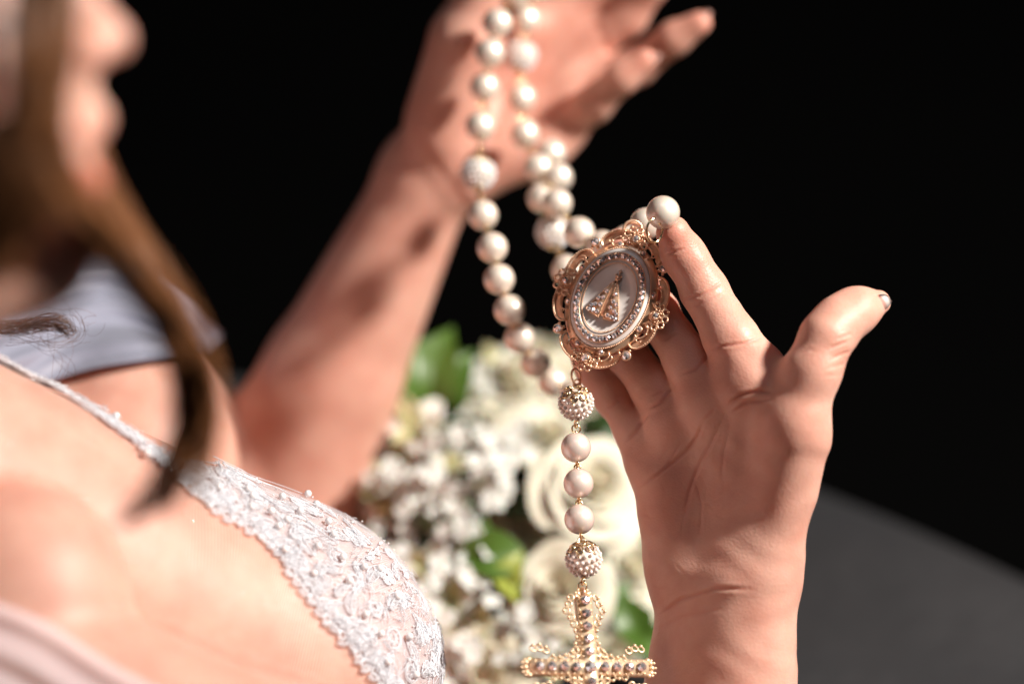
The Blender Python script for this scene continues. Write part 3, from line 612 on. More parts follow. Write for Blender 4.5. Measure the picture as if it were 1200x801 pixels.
# pendant
dn = nrm(RW.T @ np.array([0.0, 0.0, -1.0]))
pend = [hz(675, 472, -6), hz(675, 524, -3), hz(678, 566, 1), hz(679, 608, 6), hz(684, 655, 14)]
studded(pend[0], 8.1, nrm([-.02, .8, .6])); 
for c in pend[1:4]: bead(c, 7.1, 'pearl_pink')
studded(pend[4], 8.3, nrm([-.15, .93, .3]))
rr = [8.1, 7.1, 7.1, 7.1, 8.3]
for i in range(4): chain_link(pend[i], pend[i + 1], rr[i], rr[i + 1])
# cross
cc = pm(690, 782, 1170); cn = nrm([.34, .34, .86]); cu_ = nrm([-.04, .95, -.25]); cu_ = nrm(cu_ - cn * (cu_ @ cn)); cr_ = np.cross(cu_, cn)
def cl(u, v, n=0): return cc + cr_ * u + cu_ * v + cn * n
cb = MB(); Lr, Lu, Ld = 29, 33, 48
cb.tube([cl(-Lr, 0, 0), cl(Lr, 0, 0)], 4.2, 8, flat=.6); cb.tube([cl(0, -Ld, 0), cl(0, Lu, 0)], 4.2, 8, flat=.6)
cross = cb.obj('cross', M['gold_cross'], rosary, loc=toW(cc), label='ornate gold cross pendant set with pale stones'); ck = MB()
def arm(du, dv, Ln):
    d = np.array([du, dv]); w = np.array([-dv, du])
    for t in np.arange(5, Ln, 3.1):
        for s in (1, -1):
            ww = 5.2 + 1.6 * math.sin(t * .32) + (2.4 if t > Ln - 9 else 0); p = d * t + w * s * ww; ck.torus(cl(*p, .2), cn + .5 * cr_ * s * w[0] + .4 * cu_ * s * w[1], 1.5, .5, 12, 5); ck.ball(cl(*(p + w * s * 1.4), .6), .85, 7, 5); ck.ball(cl(*(d * t + w * s * 2.9), 1.6), .7, 6, 5)
    for t in np.arange(7, Ln, 6.0): gem(cl(*(d * t), 3.3), 2.3, cn, cross)
    for k in range(5): b = math.radians(-80 + 40 * k); p = d * (Ln + 2.2 * math.cos(b)) + w * 3.6 * math.sin(b); ck.ball(cl(*p, .4), 1.3, 8, 6); ck.ball(cl(*(p + d * 1.8), .4), .8, 6, 5)
arm(1, 0, Lr); arm(-1, 0, Lr); arm(0, 1, Lu); arm(0, -1, Ld); gem(cl(0, 0, 2.8), 3.0, cn, cross)
ck.obj('filigree', M['gold_cross'], cross)
chain_link(pend[4], cl(0, Lu + 3, 0), 8.3, .5); cb = MB(); cb.torus(cl(0, Lu + 2, 0), cr_, 2.6, .6, 18, 6); cb.obj('jump_ring', M['gold'], cross)

# ------------------------------------------------------------------ dress
far_arm = [cap(pm(70, 380, 1440), pm(300, 640, 1480), 47, 44, 10)]
def sT(p): return ev_list(TORSO, p)
def sF(p): return ev_list(far_arm + TORSO[8:10], p)
def gradf(f, p, e=.6): return nrm(np.stack([f(p + np.eye(3)[i] * e) - f(p - np.eye(3)[i] * e) for i in range(3)], -1))
def cast(q, f=sT, off=0.0):
    q = np.asarray(q, float); d = nrm(np.stack([(q[:, 0] - 600) / 3000, (400.5 - q[:, 1]) / 3000, -np.ones(len(q))], 1)); t = np.full(len(q), 800.0); best = np.full(len(q), 1e9); bt = t.copy()
    for _ in range(60):
        s = f(d * t[:, None]) - off; m = s < best; best = np.where(m, s, best); bt = np.where(m, t, bt); t = t + np.clip(s, -20, 60) * .85
    return d * np.where(best < 1.0, t, bt)[:, None]
def proj(p, f=sT, off=0.0, it=4):
    for _ in range(it): p = p - (f(p) - off)[:, None] * gradf(f, p)
    return p
EDGE = [(-60, 372), (-20, 402), (20, 427), (60, 452), (100, 476), (140, 505), (175, 532), (210, 560), (250, 592), (300, 622), (335, 658), (370, 706), (412, 755), (448, 801), (470, 850), (480, 900)]
NU, NV = 220, 44
ed = catmull(EDGE, NU); e0 = cast(ed, sT, 1.6)
sarc = np.concatenate([[0], np.cumsum(np.linalg.norm(np.diff(e0, axis=0), axis=1))])
uu = np.linspace(0, 1, NU); Wd = 16 + 10 * np.clip((.16 - uu) / .12, 0, 1) + 82 * np.clip((uu - .46) / .22, 0, 1) ** .8
tang = nrm(np.gradient(e0, axis=0)); NS = NV - 1; T0 = 6.0
n0_ = gradf(sT, e0); d_ = nrm(np.cross(n0_, tang)); sg_ = np.sign(np.median(d_ @ np.array([.45, .6, -.66]))); p = proj(e0 - d_ * sg_ * T0, sT, 1.6, 2); rows = [p]
for k in range(NS):
    nn = gradf(sT, p); d = np.cross(nn, tang); d = nrm(d); d *= np.sign(np.median(d @ np.array([.45, .6, -.66])))
    p = proj(p + d * ((Wd + T0) / NS)[:, None], sT, 1.6, 1); rows.append(p)
BP = np.stack(rows, 1)                                                            # NU x NV x 3
BN = gradf(sT, BP.reshape(-1, 3)).reshape(NU, NV, 3)
def S(s, t, h):
    """s mm along the neckline, t mm in from it, h mm above the cloth"""
    i = np.interp(s, sarc, np.arange(NU)); i = np.clip(i, 0, NU - 1.001); a = i.astype(int); fa = (i - a)[:, None]
    j = np.clip((t + T0) / (T0 + np.interp(i, np.arange(NU), Wd)) * NS, 0, NS - .001); b = j.astype(int); fb = (j - b)[:, None]
    def bl_(G): return (G[a, b] * (1 - fb) + G[a, b + 1] * fb) * (1 - fa) + (G[a + 1, b] * (1 - fb) + G[a + 1, b + 1] * fb) * fa
    return bl_(BP) + nrm(bl_(BN)) * np.asarray(h)[:, None] if np.ndim(h) else bl_(BP) + nrm(bl_(BN)) * h
def cloth(name, G, m, parent=person, uv=None, th=None):
    a, b = G.shape[:2]; V = toW(G.reshape(-1, 3)); loc = V.mean(0); me = mesh(name, V - loc, grid_faces(a, b), m)
    du = np.concatenate([[0], np.cumsum(np.linalg.norm(np.diff(G[:, b // 2], axis=0), axis=1))]); dv = np.concatenate([np.zeros((a, 1)), np.cumsum(np.linalg.norm(np.diff(G, axis=1), axis=2), 1)], 1)
    UV = np.stack([np.repeat(du, b), dv.ravel()], 1); l = me.uv_layers.new(name='UVMap'); vi = np.zeros(len(me.loops), np.int32); me.loops.foreach_get('vertex_index', vi); l.data.foreach_set('uv', UV[vi].astype(np.float32).ravel())
    return link(bpy.data.objects.new(name, me), loc, parent)
tt_ = np.linspace(0, 1, NV); bd_ = np.stack([S(sarc, Wd * t + .8 * np.sin(sarc * .9) * (t == 0), 0.0) for t in tt_], 1)
bodice = cloth('bodice', bd_, M['net']); tag(bodice, label='white lace bodice edged along the neckline and sewn with pearls')
# sheer nude tulle over the chest
A_ = catmull(EDGE, 120); B_ = A_ + np.array([-190, 215]) * np.linspace(1.0, 1.25, 120)[:, None]
TG = np.stack([cast(A_ * (1 - t) + B_ * t, sT, 1.0 + .9 * math.sin(math.pi * t)) for t in np.linspace(0.0, 1, 50)], 1)
tp = cloth('tulle_panel', TG, M['tulle']); tag(tp, label='sheer nude tulle panel over the upper chest')
gl = MB(); rq = np.random.default_rng(11); mglit = mat('glitter', (.9, .86, .84), .25, .5)
for _ in range(300):
    i, j = rq.integers(5, 110), rq.integers(2, 46); c = TG[i, j] + rq.normal(0, 1.5, 3); c = proj(c[None], sT, 1.9, 2)[0]; n = nrm(gradf(sT, c[None])[0] + rq.normal(0, .35, 3)); x = nrm(np.cross(n, [.3, .8, .1])); y = np.cross(n, x); r = rq.uniform(.12, .28)
    gl.add([c + r * (x * math.cos(a) + y * math.sin(a)) for a in np.arange(6) * math.pi / 3] + [c + n * .12], [(k, (k + 1) % 6, 6) for k in range(6)])
g_o = gl.obj('glitter', mglit, tp, smooth=False, kind='stuff')
# lace motifs
def curve_on(st, h): st = np.asarray(st); return S(st[:, 0], np.clip(st[:, 1], -T0, 200), h)
def leaf_motif(s, t, ang, Ln, Wn, hh):
    k = MB(); ca, sa = math.cos(ang), math.sin(ang); 
    def T(x, y): return np.stack([s + ca * x - sa * y, t + sa * x + ca * y], -1)
    x = np.linspace(0, 1, 22); prof = Wn * .5 * np.sin(np.pi * x ** .75) ** .8
    bend = Wn * .25 * np.sin(np.pi * x)
    for sg in (1, -1): k.tube(curve_on(T(x * Ln, sg * prof + bend + rl.normal(0, .12, 22)), hh), .26, 4)
    nth = int(Ln / .62)
    for sg in (1, -1):
        for i in range(1, nth):
            u = i / nth; w = Wn * .5 * math.sin(math.pi * u ** .75) ** .8; xb = u * Ln; b0 = Wn * .25 * math.sin(math.pi * u); lean = .22 * Ln * .4
            q = np.linspace(0.05, 1, 5); xx = np.clip(xb - lean * (1 - q), 0, Ln); k.tube(curve_on(T(xx, sg * w * q * rl.uniform(.8, 1.12) + b0), hh * .6 + .55 * np.sin(np.pi * q * .9) + rl.uniform(-.1, .5)), rl.uniform(.13, .24), 3)
    k.tube(curve_on(T(x * Ln, bend), hh + .5), .24, 4); return k
def scroll_motif(s, t, ang, R_, turns, hh, sg=1):
    k = MB(); th = np.linspace(0, 2 * np.pi * turns, int(18 * turns) + 6); r = R_ * (1 - .78 * th / th[-1])
    for dr, rad in ((0, .36), (.9, .22)):
        st = np.stack([s + (r + dr) * np.cos(ang + sg * th), t + (r + dr) * np.sin(ang + sg * th)], 1); k.tube(curve_on(st, hh), rad, 4)
    n_ = int(9 * turns)
    for i in range(n_):
        j = int(i / n_ * (len(th) - 1)); a = ang + sg * th[j]; q = np.linspace(.55, 1, 4); k.tube(curve_on(np.stack([s + r[j] * q * np.cos(a), t + r[j] * q * np.sin(a)], 1), hh * .8), .24, 3)
    return k
def flower_motif(s, t, R_, hh):
    k = MB()
    for i in range(5):
        a = i * 2 * math.pi / 5 + rl.uniform(0, .3); th = np.linspace(0, 2 * np.pi, 14)
        st = np.stack([s + R_ * .6 * math.cos(a) + R_ * .42 * np.cos(th), t + R_ * .6 * math.sin(a) + R_ * .42 * np.sin(th)], 1); k.tube(curve_on(st, hh), .3, 4)
        for q in np.linspace(-.7, .7, 6):
            z = np.linspace(.25, .98, 4); k.tube(curve_on(np.stack([s + R_ * z * np.cos(a + .42 * q), t + R_ * z * np.sin(a + .42 * q)], 1), hh * .7), .26, 3)
    return k
rl = np.random.default_rng(5); Stot = sarc[-1]; s_b = np.interp(NU * .47, np.arange(NU), sarc)
def motif(k, m='satin'): return k.obj('lace_motif', M[m], bodice)
x = 2.0
while x < s_b:                                                                     # narrow trim along the neckline
    motif(leaf_motif(x, rl.uniform(-2, 4), rl.uniform(-.3, .6), rl.uniform(6, 9), rl.uniform(3, 4.5), .7)); motif(scroll_motif(x + 4, 6.5, rl.uniform(0, 6), rl.uniform(1.8, 2.8), 1.4, .6)); x += rl.uniform(3.5, 5.5)
s0 = s_b - 6
for i in range(150):
    s = s0 + (Stot - s0) * ((i * .618034) % 1); wl_ = np.interp(s, sarc, Wd); t = 1.0 + wl_ * .68 * ((i * .754877) % 1); kind = i % 4; hh = rl.uniform(.4, 1.3)
    if kind in (0, 2): motif(leaf_motif(s, t, rl.uniform(-.4, 1.5) if kind == 0 else rl.uniform(1.8, 3.6), rl.uniform(9, 17), rl.uniform(4.5, 8), hh))
    elif kind == 1: motif(scroll_motif(s, t + 3, rl.uniform(0, 6), rl.uniform(4, 6.5), 1.6, hh, rl.choice([-1, 1])), 'thread')
    elif i % 8 == 3: motif(flower_motif(s, t + 4, rl.uniform(4, 6), hh), 'thread')
    else: motif(leaf_motif(s, t, rl.uniform(0, 6), rl.uniform(7, 13), rl.uniform(3, 5), hh))
x = s0
while x < Stot - 6:                                                                # looped scallops on the lower edge
    motif(scroll_motif(x, -1.2 + rl.uniform(0, 2.5), -1.6 + rl.uniform(-.5, .5), rl.uniform(2.4, 3.8), 1.3, .5, 1), 'thread')
    motif(leaf_motif(x + 2, 1.0, rl.uniform(.2, 1.3), rl.uniform(8, 13), rl.uniform(4, 6), .9)); x += rl.uniform(4.5, 6.5)
k = MB()                                                                           # flowing cords
for i in range(150):
    a0, t0 = s0 + (Stot - s0) * rl.uniform(0, .97), rl.uniform(-2, 62); q = np.linspace(0, 1, 40); ln = rl.uniform(8, 26); an = rl.uniform(-.6, 1.6)
    xs = q * ln; ys = rl.uniform(1, 3) * np.sin(q * rl.uniform(6, 16) + rl.uniform(0, 6)); k.tube(curve_on(np.stack([a0 + xs * math.cos(an) - ys * math.sin(an), t0 + xs * math.sin(an) + ys * math.cos(an)], 1), rl.uniform(.6, 2.2)), rl.uniform(.12, .24), 4)
for i in range(1500):                                                              # loose fine threads
    cl0 = i // 12; rc_ = np.random.default_rng(9000 + cl0); a0 = s0 - 8 + (Stot - s0) * rc_.uniform(0, 1) + rl.normal(0, 2.2); t0 = np.interp(a0, sarc, Wd) * rc_.uniform(-.02, .74) + rl.normal(0, 2.2); an = rc_.uniform(0, 3.2) + rl.normal(0, .35)
    q = np.linspace(-.5, .5, 5); ln = rl.uniform(3, 8); ys = rl.normal(0, 1.4) * q * q * 3; k.tube(curve_on(np.stack([a0 + q * ln * math.cos(an) - ys * math.sin(an), t0 + q * ln * math.sin(an) + ys * math.cos(an)], 1), rl.uniform(.7, 2.0) + rl.uniform(0, .6) * q), rl.uniform(.08, .16), 3)
for i in range(900):                                                               # fluffy threads of the neckline trim
    a0 = (s0 + 8) * rl.uniform(0, 1); t0 = rl.uniform(-4, 13); an = rl.uniform(0, 6.3); q = np.linspace(-.5, .5, 6); ln = rl.uniform(3, 9); ys = rl.normal(0, 2.4) * q * q * 4
    k.tube(curve_on(np.stack([a0 + q * ln * math.cos(an) - ys * math.sin(an), t0 + q * ln * math.sin(an) + ys * math.cos(an)], 1), rl.uniform(.4, 2.4) + rl.uniform(-1.2, 2.2) * q), rl.uniform(.09, .17), 3)
k.obj('lace_cord', M['satin'], bodice, kind='stuff')
k = MB()
for i in range(420):
    s = s0 + (Stot - s0) * rl.uniform(0, 1); k.ball(S(np.array([s]), np.array([np.interp(s, sarc, Wd) * rl.uniform(.01, .8)]), rl.uniform(.8, 1.7))[0], rl.uniform(.32, .6), 6, 4)
k.obj('seed_beads', M['white_pearl'], bodice, kind='stuff')
PE = [(136, 487), (172, 530), (257, 570), (291, 572), (296, 580), (331, 581), (361, 578), (371, 590), (295, 593), (337, 608), (327, 616), (391, 625), (373, 639), (334, 643), (368, 671), (427, 663), (410, 680), (466, 698), (429, 719), (385, 610), (352, 598), (402, 652), (447, 742), (480, 745), (455, 775), (488, 790), (318, 598), (445, 665)]
pv, pf = unit_sphere(20, 12); pearl_me = mesh('pearl', pv * .0018, pf, M['white_pearl'])
for c in cast(PE, sT, 3.8): link(bpy.data.objects.new('pearl', pearl_me), toW(c), bodice)
# far sleeve: gathered cloth band over the other shoulder
lo_ = catmull([(-40, 490), (20, 464), (60, 446), (110, 431), (160, 423), (208, 416), (240, 412)], 70); hi_ = catmull([(-40, 300), (40, 285), (100, 280), (160, 300), (215, 350), (255, 395)], 70)
SG = []
for t in np.linspace(0, 1, 40):
    q = lo_ * (1 - t) + hi_ * t; g0 = cast(q, sF, 8.0); n = gradf(sF, g0); x_ = np.linspace(0, 1, 70)
    f = 2.6 * np.sin(22 * t + 5 * x_ + 2 * np.sin(6 * x_)) * (.4 + t) + 1.4 * np.sin(40 * t - 9 * x_); SG.append(g0 + n * (f * min(1, t * 6))[:, None])
slv = cloth('sleeve', np.stack(SG, 1), M['sleeve']); tag(slv, label='gathered white cloth over the far shoulder, shade put into its lavender colour')
# near sleeve: sheer cloth at the lower left corner
lo_ = catmull([(-60, 690), (0, 706), (60, 731), (130, 776), (185, 806), (240, 840)], 60)
VG = np.stack([cast(lo_ + np.array([-90, 150]) * t, sT, 4 + 9 * t + 2.0 * math.sin(t * 25)) for t in np.linspace(0, 1, 40)], 1); vg = cloth('sheer_sleeve', VG, M['veil']); tag(vg, label='sheer pinkish sleeve over the near arm')
# ------------------------------------------------------------------ hair
def lock(guide, w, n, tone, w2=None, flat=.55, seg=30, r=.24, wave=1.2, seed=0, grad=.45, name='hair_lock'):
    rh = np.random.default_rng(seed); g = catmull([pm(*q) if q[2] > 0 else cast([q[:2]], sT, 5.0)[0] for q in guide], seg); tn = nrm(np.gradient(g, axis=0)); vw = nrm(g); a = nrm(np.cross(tn, vw)); b = np.cross(tn, a); u = np.linspace(0, 1, seg)
    prof = w * (.75 + .25 * np.sin(np.pi * u)) * np.where(u > .8, 1 - .75 * (u - .8) / .2, 1); Vs = []; Ts = []
    for i in range(n):
        rr_ = math.sqrt(rh.uniform()); an = rh.uniform(0, 6.283); x_, y_ = rr_ * math.cos(an), flat * rr_ * math.sin(an); ph_, fr = rh.uniform(0, 6), rh.uniform(3, 9)
        ox = x_ * prof + wave * np.sin(u * fr + ph_) ; oy = y_ * prof + wave * np.cos(u * fr * .8 + ph_); end = rh.uniform(.72, 1.0) ** .8
        p = g + a * ox[:, None] + b * oy[:, None]; t = np.gradient(p, axis=0); ke = max(2, int(end * (seg - 1))); p[ke:] = p[ke]; rad = r * rh.uniform(.7, 1.2) * np.where(u >= end, .02, 1)
        th = np.arange(3) * 2.0944; ring = a[:, None] * np.cos(th)[None, :, None] + b[:, None] * np.sin(th)[None, :, None]; Vs.append((p[:, None] + ring * rad[:, None, None]).reshape(-1, 3)); Ts.append(np.repeat(np.clip(tone + rh.normal(0, .2) + grad * u, 0, 1), 3))
    i, j = np.meshgrid(np.arange(seg - 1), np.arange(3), indexing='ij'); j2 = (j + 1) % 3; f0 = np.stack([i * 3 + j, i * 3 + j2, (i + 1) * 3 + j2, (i + 1) * 3 + j], -1).reshape(-1, 4)
    F = (f0[None] + (np.arange(n) * seg * 3)[:, None, None]).reshape(-1, 4); V = toW(np.vstack(Vs)); loc = V[0].copy(); o = bpy.data.objects.new(name, mesh(name, V - loc, F, M['hair'])); link(o, loc, person)
    at = o.data.attributes.new('tone', 'FLOAT', 'POINT'); at.data.foreach_set('value', np.concatenate(Ts).astype(np.float32)); return o
H = [
    ([(56, -70, 802), (54, 50, 800), (50, 130, 802), (70, 205, 815), (118, 272, 842), (172, 330, 862), (212, 392, 880), (230, 450, 892), (226, 510, 900), (205, 566, 905), (184, 600, 908)], 6.5, 260, .5),
    ([(46, -70, 800), (46, 60, 797), (44, 150, 798), (62, 222, 812), (104, 284, 846), (160, 340, 866), (202, 402, 882), (218, 462, 895), (206, 530, 902), (172, 585, 906), (136, 606, 908)], 5.5, 200, .62),
    ([(68, -70, 808), (66, 40, 804), (62, 120, 803), (72, 190, 810), (104, 252, 836), (154, 312, 858), (206, 378, 877), (238, 440, 890), (240, 500, 899), (222, 560, 905), (208, 596, 908)], 5, 200, .45),
    ([(36, -70, 800), (36, 60, 796), (30, 150, 797), (8, 225, 808), (-30, 320, 828)], 7, 300, .2), ([(54, -70, 806), (52, 50, 803), (40, 140, 803), (22, 210, 808), (-6, 290, 820), (-40, 360, 830)], 7, 300, .3),
    ([(20, 140, 796), (6, 185, 797), (-10, 240, 803), (-40, 300, 815)], 9, 260, .12), ([(0, 140, 795), (-14, 200, 797), (-24, 260, 805), (-40, 330, 815)], 9, 220, .1), ([(24, -70, 804), (30, 20, 800), (34, 90, 799), (18, 160, 799), (-14, 230, 804)], 3, 100, .1),
    ([(52, 160, 803), (74, 225, 818), (112, 272, 842), (154, 318, 860), (196, 372, 876), (222, 425, 888), (232, 480, 896)], 5, 180, .45), ([(50, 190, 808), (84, 248, 832), (128, 300, 852), (176, 352, 870), (214, 410, 884), (232, 470, 896)], 3.5, 120, .7),
    ([(30, 170, 797), (40, 215, 803), (30, 245, 808), (-10, 262, 812), (-50, 270, 815)], 9, 300, .22), ([(44, 160, 800), (46, 205, 806), (30, 232, 810), (-10, 262, 815), (-50, 290, 820)], 7, 220, .3),
    ([(88, 120, 930), (114, 205, 935), (144, 268, 940), (184, 332, 945), (214, 395, 945), (228, 440, 945), (232, 490, 945)], 5.5, 240, .35), ([(78, 180, 935), (122, 250, 940), (162, 305, 945), (200, 370, 945), (224, 430, 945), (230, 480, 945)], 5, 180, .3),
]
H.append(([(24, 190, 800), (10, 240, 806), (-10, 300, 815), (-40, 350, 822)], 9, 260, .2))
H.append(([(60, 195, 812), (100, 262, 838), (156, 322, 860), (204, 385, 880), (232, 448, 894), (228, 512, 902), (204, 566, 906), (160, 600, 908), (128, 618, 910)], 5, 170, .75)); H.append(([(64, 200, 812), (110, 262, 838), (166, 322, 862), (212, 390, 882), (236, 452, 896), (234, 515, 903), (214, 572, 907), (196, 612, 910)], 4.5, 150, .55))
rH = np.random.default_rng(77)
for i, (g, w, n, tone) in enumerate(H):
    if i in (0, 1, 2, 8, 9) or i >= len(H) - 2:                                                        # the loose front strands: several thin locks each
        for k_ in range(7):
            o1, o2 = rH.normal(0, w / .29 * .55), rH.normal(0, w / .29 * .95); m_ = len(g)
            g2 = [(x + o1 * (1 - q_ / m_) + o2 * q_ / m_ + rH.normal(0, 2.0), y, d + rH.normal(0, 5)) for q_, (x, y, d) in enumerate(g)]
            if rH.uniform() < .5: g2 = g2[:max(5, m_ - rH.integers(1, 4))]
            lock(g2, w * .36, int(n * .12), np.clip(tone + rH.normal(0, .22), .05, .95), seed=100 + i * 10 + k_, r=.19, wave=1.5)
    else: lock(g, w * 1.12, int(n * .75), min(1, tone * 1.25), seed=i, r=.2, wave=1.8)
lock([(-30, 380, 1165), (10, 384, 1168), (40, 380, 1168), (62, 378, 1168), (76, 384, 1170), (88, 394, 1172)], 2.4, 80, .0, seed=41, r=.13, wave=2.2, grad=.1); lock([(10, 392, 1170), (40, 396, 1168), (66, 400, 1168), (88, 392, 1172), (80, 374, 1172), (72, 362, 1172)], 4, 12, .1, grad=.05, seed=42, r=.10, wave=3.0)
lock([(26, 384, 1170), (56, 362, 1172), (84, 370, 1172), (104, 388, 1172), (112, 372, 1172)], 6, 6, .1, grad=.05, seed=43, r=.08, wave=4); lock([(50, 380, 1170), (60, 410, 1170), (70, 440, 1168), (78, 462, 1166)], 6, 6, .15, grad=.05, seed=44, r=.08, wave=5)

# ------------------------------------------------------------------ bouquet
bq = empty('bouquet', toW(pm(590, 760, 1560)))
tag(bq, 'round bridal bouquet of cream roses, white flowers and green leaves lying below the hands', 'bouquet')
rbq = np.random.default_rng(21); bc = pm(590, 690, 1560)
def orient(o, n, spin): o.rotation_euler = (Vector(dirW(nrm(n))).to_track_quat('Z', 'Y') @ Quaternion((0, 0, 1), spin)).to_euler()
def axis_at(c, jit=.12): return nrm(nrm(c - bc) * .75 + np.array([.08, .40, .55]) + rbq.normal(0, jit, 3))
def grid_petal(fn, nu=10, nv=9):
    V = np.array([fn(-1 + 2 * i / (nu - 1), j / (nv - 1)) for i in range(nu) for j in range(nv)]); return V, grid_faces(nu, nv)
petal_cache = {}
def rose_petal(i, n, m):
    if (i, m) in petal_cache: return petal_cache[(i, m)]
    f = i / (n - 1); r_ = .10 + .80 * f ** 1.1; H_ = 1.02 - .45 * f; w = 1.9 - .95 * f; rw = np.random.default_rng(100 + i); a1, a2 = rw.uniform(0, 6, 2)
    def fn(u, v):
        edge = 1 - .10 * abs(u) ** 3 * v; rho = r_ * (.25 + .75 * v ** .55) * (1 + .08 * u * (1 - f)) + (.05 + .24 * f) * max(0, v - .72) / .28 * (1 - .35 * u * u); h = H_ * v * edge - (.03 + .30 * f) * max(0, v - .72) ** 1.3 / .28 - .03 * math.sin(5 * u + a1) * v + .25 * f * (v ** 2) * 0
        ph_ = u * w * (.45 + .55 * math.sin(min(1, v * 1.25) * math.pi * .5)) * (1 - .25 * max(0, v - .8) / .2 * abs(u) ** 2); rho *= 1 + .035 * math.sin(4 * u + a2) * v
        return (rho * math.cos(ph_), rho * math.sin(ph_), h - .45)
    V, F = grid_petal(fn, 12, 10); petal_cache[(i, m)] = mesh('petal', V, F, M[m]); return petal_cache[(i, m)]
def rose(px, py, d, R_, m='cream', n=20, axis=None):
    c = pm(px, py, d); ax = axis_at(c) if axis is None else nrm(axis); k = MB(); V_, F_ = unit_sphere(10, 7)
    o = bpy.data.objects.new('rose', mesh('rose', V_ * [.14, .14, .45] * R_ / 1000, F_, M[m])); orient(o, ax, 0); link(o, toW(c), bq); sp0 = rbq.uniform(0, 6)
    for i in range(n):
        p = bpy.data.objects.new('petal', rose_petal(i, n, m)); p.scale = (R_ / 1000,) * 3; COL.objects.link(p); p.parent = o; p.rotation_euler = (rbq.normal(0, .04), rbq.normal(0, .04), sp0 + i * 2.39996)
    return o
def spoon(Ln, Wn, curl, key, m):
    if key in petal_cache: return petal_cache[key]
    def fn(u, v):
        w = Wn * .5 * (math.sin(math.pi * min(1, v ** .8 * .93 + .07)) ** .75) ; return (Ln * (v - curl * .25 * v * v), u * w, Ln * (.55 * math.sin(v * 1.5) - curl * v * v) * .6 + .12 * Wn * u * u - .06 * Wn * math.cos(6 * u))
    V, F = grid_petal(fn, 8, 9); petal_cache[key] = mesh('petal', V / 1000, F, M[m]); return petal_cache[key]
def lily(px, py, d, R_, axis=None, m='white_petal', m2='green_petal'):
    c = pm(px, py, d); ax = axis_at(c, .3) if axis is None else nrm(axis); k = MB(); k.ball((0, 0, 0), (2.2, 2.2, 3), 8, 6)
    for i in range(6): a = i * 1.05; k.tube([(0, 0, 1), (1.5 * math.cos(a), 1.5 * math.sin(a), 6), (4 * math.cos(a), 4 * math.sin(a), 11)], .35, 4); k.ball((4 * math.cos(a), 4 * math.sin(a), 11), (.7, .7, 1.2), 6, 4)
    o = bpy.data.objects.new('lily', mesh('lily', k.arr() * R_ / 30 / 1000, k.F, M['green_petal'])); orient(o, ax, rbq.uniform(0, 6)); link(o, toW(c), bq)
    for i in range(6):
        inn = i % 2; p = bpy.data.objects.new('petal', spoon(30, 13 if inn else 18, .45 if inn else .75, ('sp', inn, m, m2), m2 if inn else m)); p.scale = (R_ / 30 * rbq.uniform(.9, 1.1),) * 3; COL.objects.link(p); p.parent = o; p.rotation_euler = (rbq.normal(0, .12), -.55 + rbq.normal(0, .18) - .2 * inn, i * math.pi / 3 + rbq.normal(0, .08))
k = MB()
for i in range(5):
    a = i * 2 * math.pi / 5; V, F = grid_petal(lambda u, v: np.array([[math.cos(a), -math.sin(a), 0], [math.sin(a), math.cos(a), 0], [0, 0, 1]]) @ np.array([v, u * .48 * math.sin(math.pi * min(1, v * .85 + .1)) ** .7, .28 * math.sin(v * 2.6) + .1 * u * u]), 5, 5); k.add(V, F)
k.ball((0, 0, .12), .16, 6, 4); blos_me = mesh('blossom', k.arr() / 1000, k.F, M['white_petal'])
def blossom(c, r, n):
    o = bpy.data.objects.new('blossom', blos_me); o.scale = (r,) * 3; orient(o, n, rbq.uniform(0, 6)); return link(o, toW(c), bq)
def leafmesh(m):
    def fn(u, v): w = .30 * math.sin(math.pi * v ** .8) ** .9 * (1 + .05 * math.sin(18 * v)); return (v, u * w, .10 * abs(u) * w * 3 + .18 * math.sin(v * 2.6) - .22 * v * v + .012 * math.sin(14 * v + 3 * abs(u)) * abs(u))
    V, F = grid_petal(fn, 9, 15); k = MB(); k.add(V, [tuple(f) for f in F]); vv = np.linspace(0, .98, 12); k.tube(np.array([fn(0, q) for q in vv]) - [0, 0, .004], np.linspace(.014, .004, 12), 5); return mesh('leaf', k.arr() / 1000, k.F, M[m])
leaf_me = {m: leafmesh(m) for m in ('leaf', 'leaf_dark', 'leaf_lime')}
def leaf(px, py, d, ang, Ln, m='leaf', tilt=.0, n=None):
    c = pm(px, py, d); a = math.radians(ang); x = nrm([math.cos(a), math.sin(a), tilt]); nn = np.array([.15, .35, .9]) + rbq.normal(0, .2, 3) if n is None else np.asarray(n, float); z = nrm(nn - x * (nn @ x)); y = np.cross(z, x); Rm = RW @ np.stack([x, y, z], 1)
    o = bpy.data.objects.new('leaf', leaf_me[m]); o.scale = (Ln,) * 3; o.rotation_euler = Matrix(Rm.tolist()).to_euler(); return link(o, toW(c), bq)
# dark heart of the bouquet
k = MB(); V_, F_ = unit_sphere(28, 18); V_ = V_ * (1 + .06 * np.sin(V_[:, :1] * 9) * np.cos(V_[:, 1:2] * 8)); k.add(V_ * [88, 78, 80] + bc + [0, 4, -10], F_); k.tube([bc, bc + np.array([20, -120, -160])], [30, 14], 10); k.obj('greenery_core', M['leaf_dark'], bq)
for q in [(655, 692, 1395, 27, 'cream', 20, (-.12, .22, .95)), (693, 572, 1425, 33), (738, 668, 1450, 29), (606, 452, 1530, 36), (655, 455, 1530, 32), (560, 470, 1530, 28), (630, 425, 1560, 30), (700, 470, 1520, 34), (745, 540, 1500, 34), (566, 790, 1390, 28, 'cream_tan'), (612, 620, 1440, 27, 'cream'), (640, 515, 1480, 28), (446, 628, 1470, 24, 'cream_tan'), (715, 770, 1450, 30), (580, 500, 1510, 26), (760, 600, 1480, 30), (520, 650, 1455, 22, 'cream_tan')]: rose(*q)
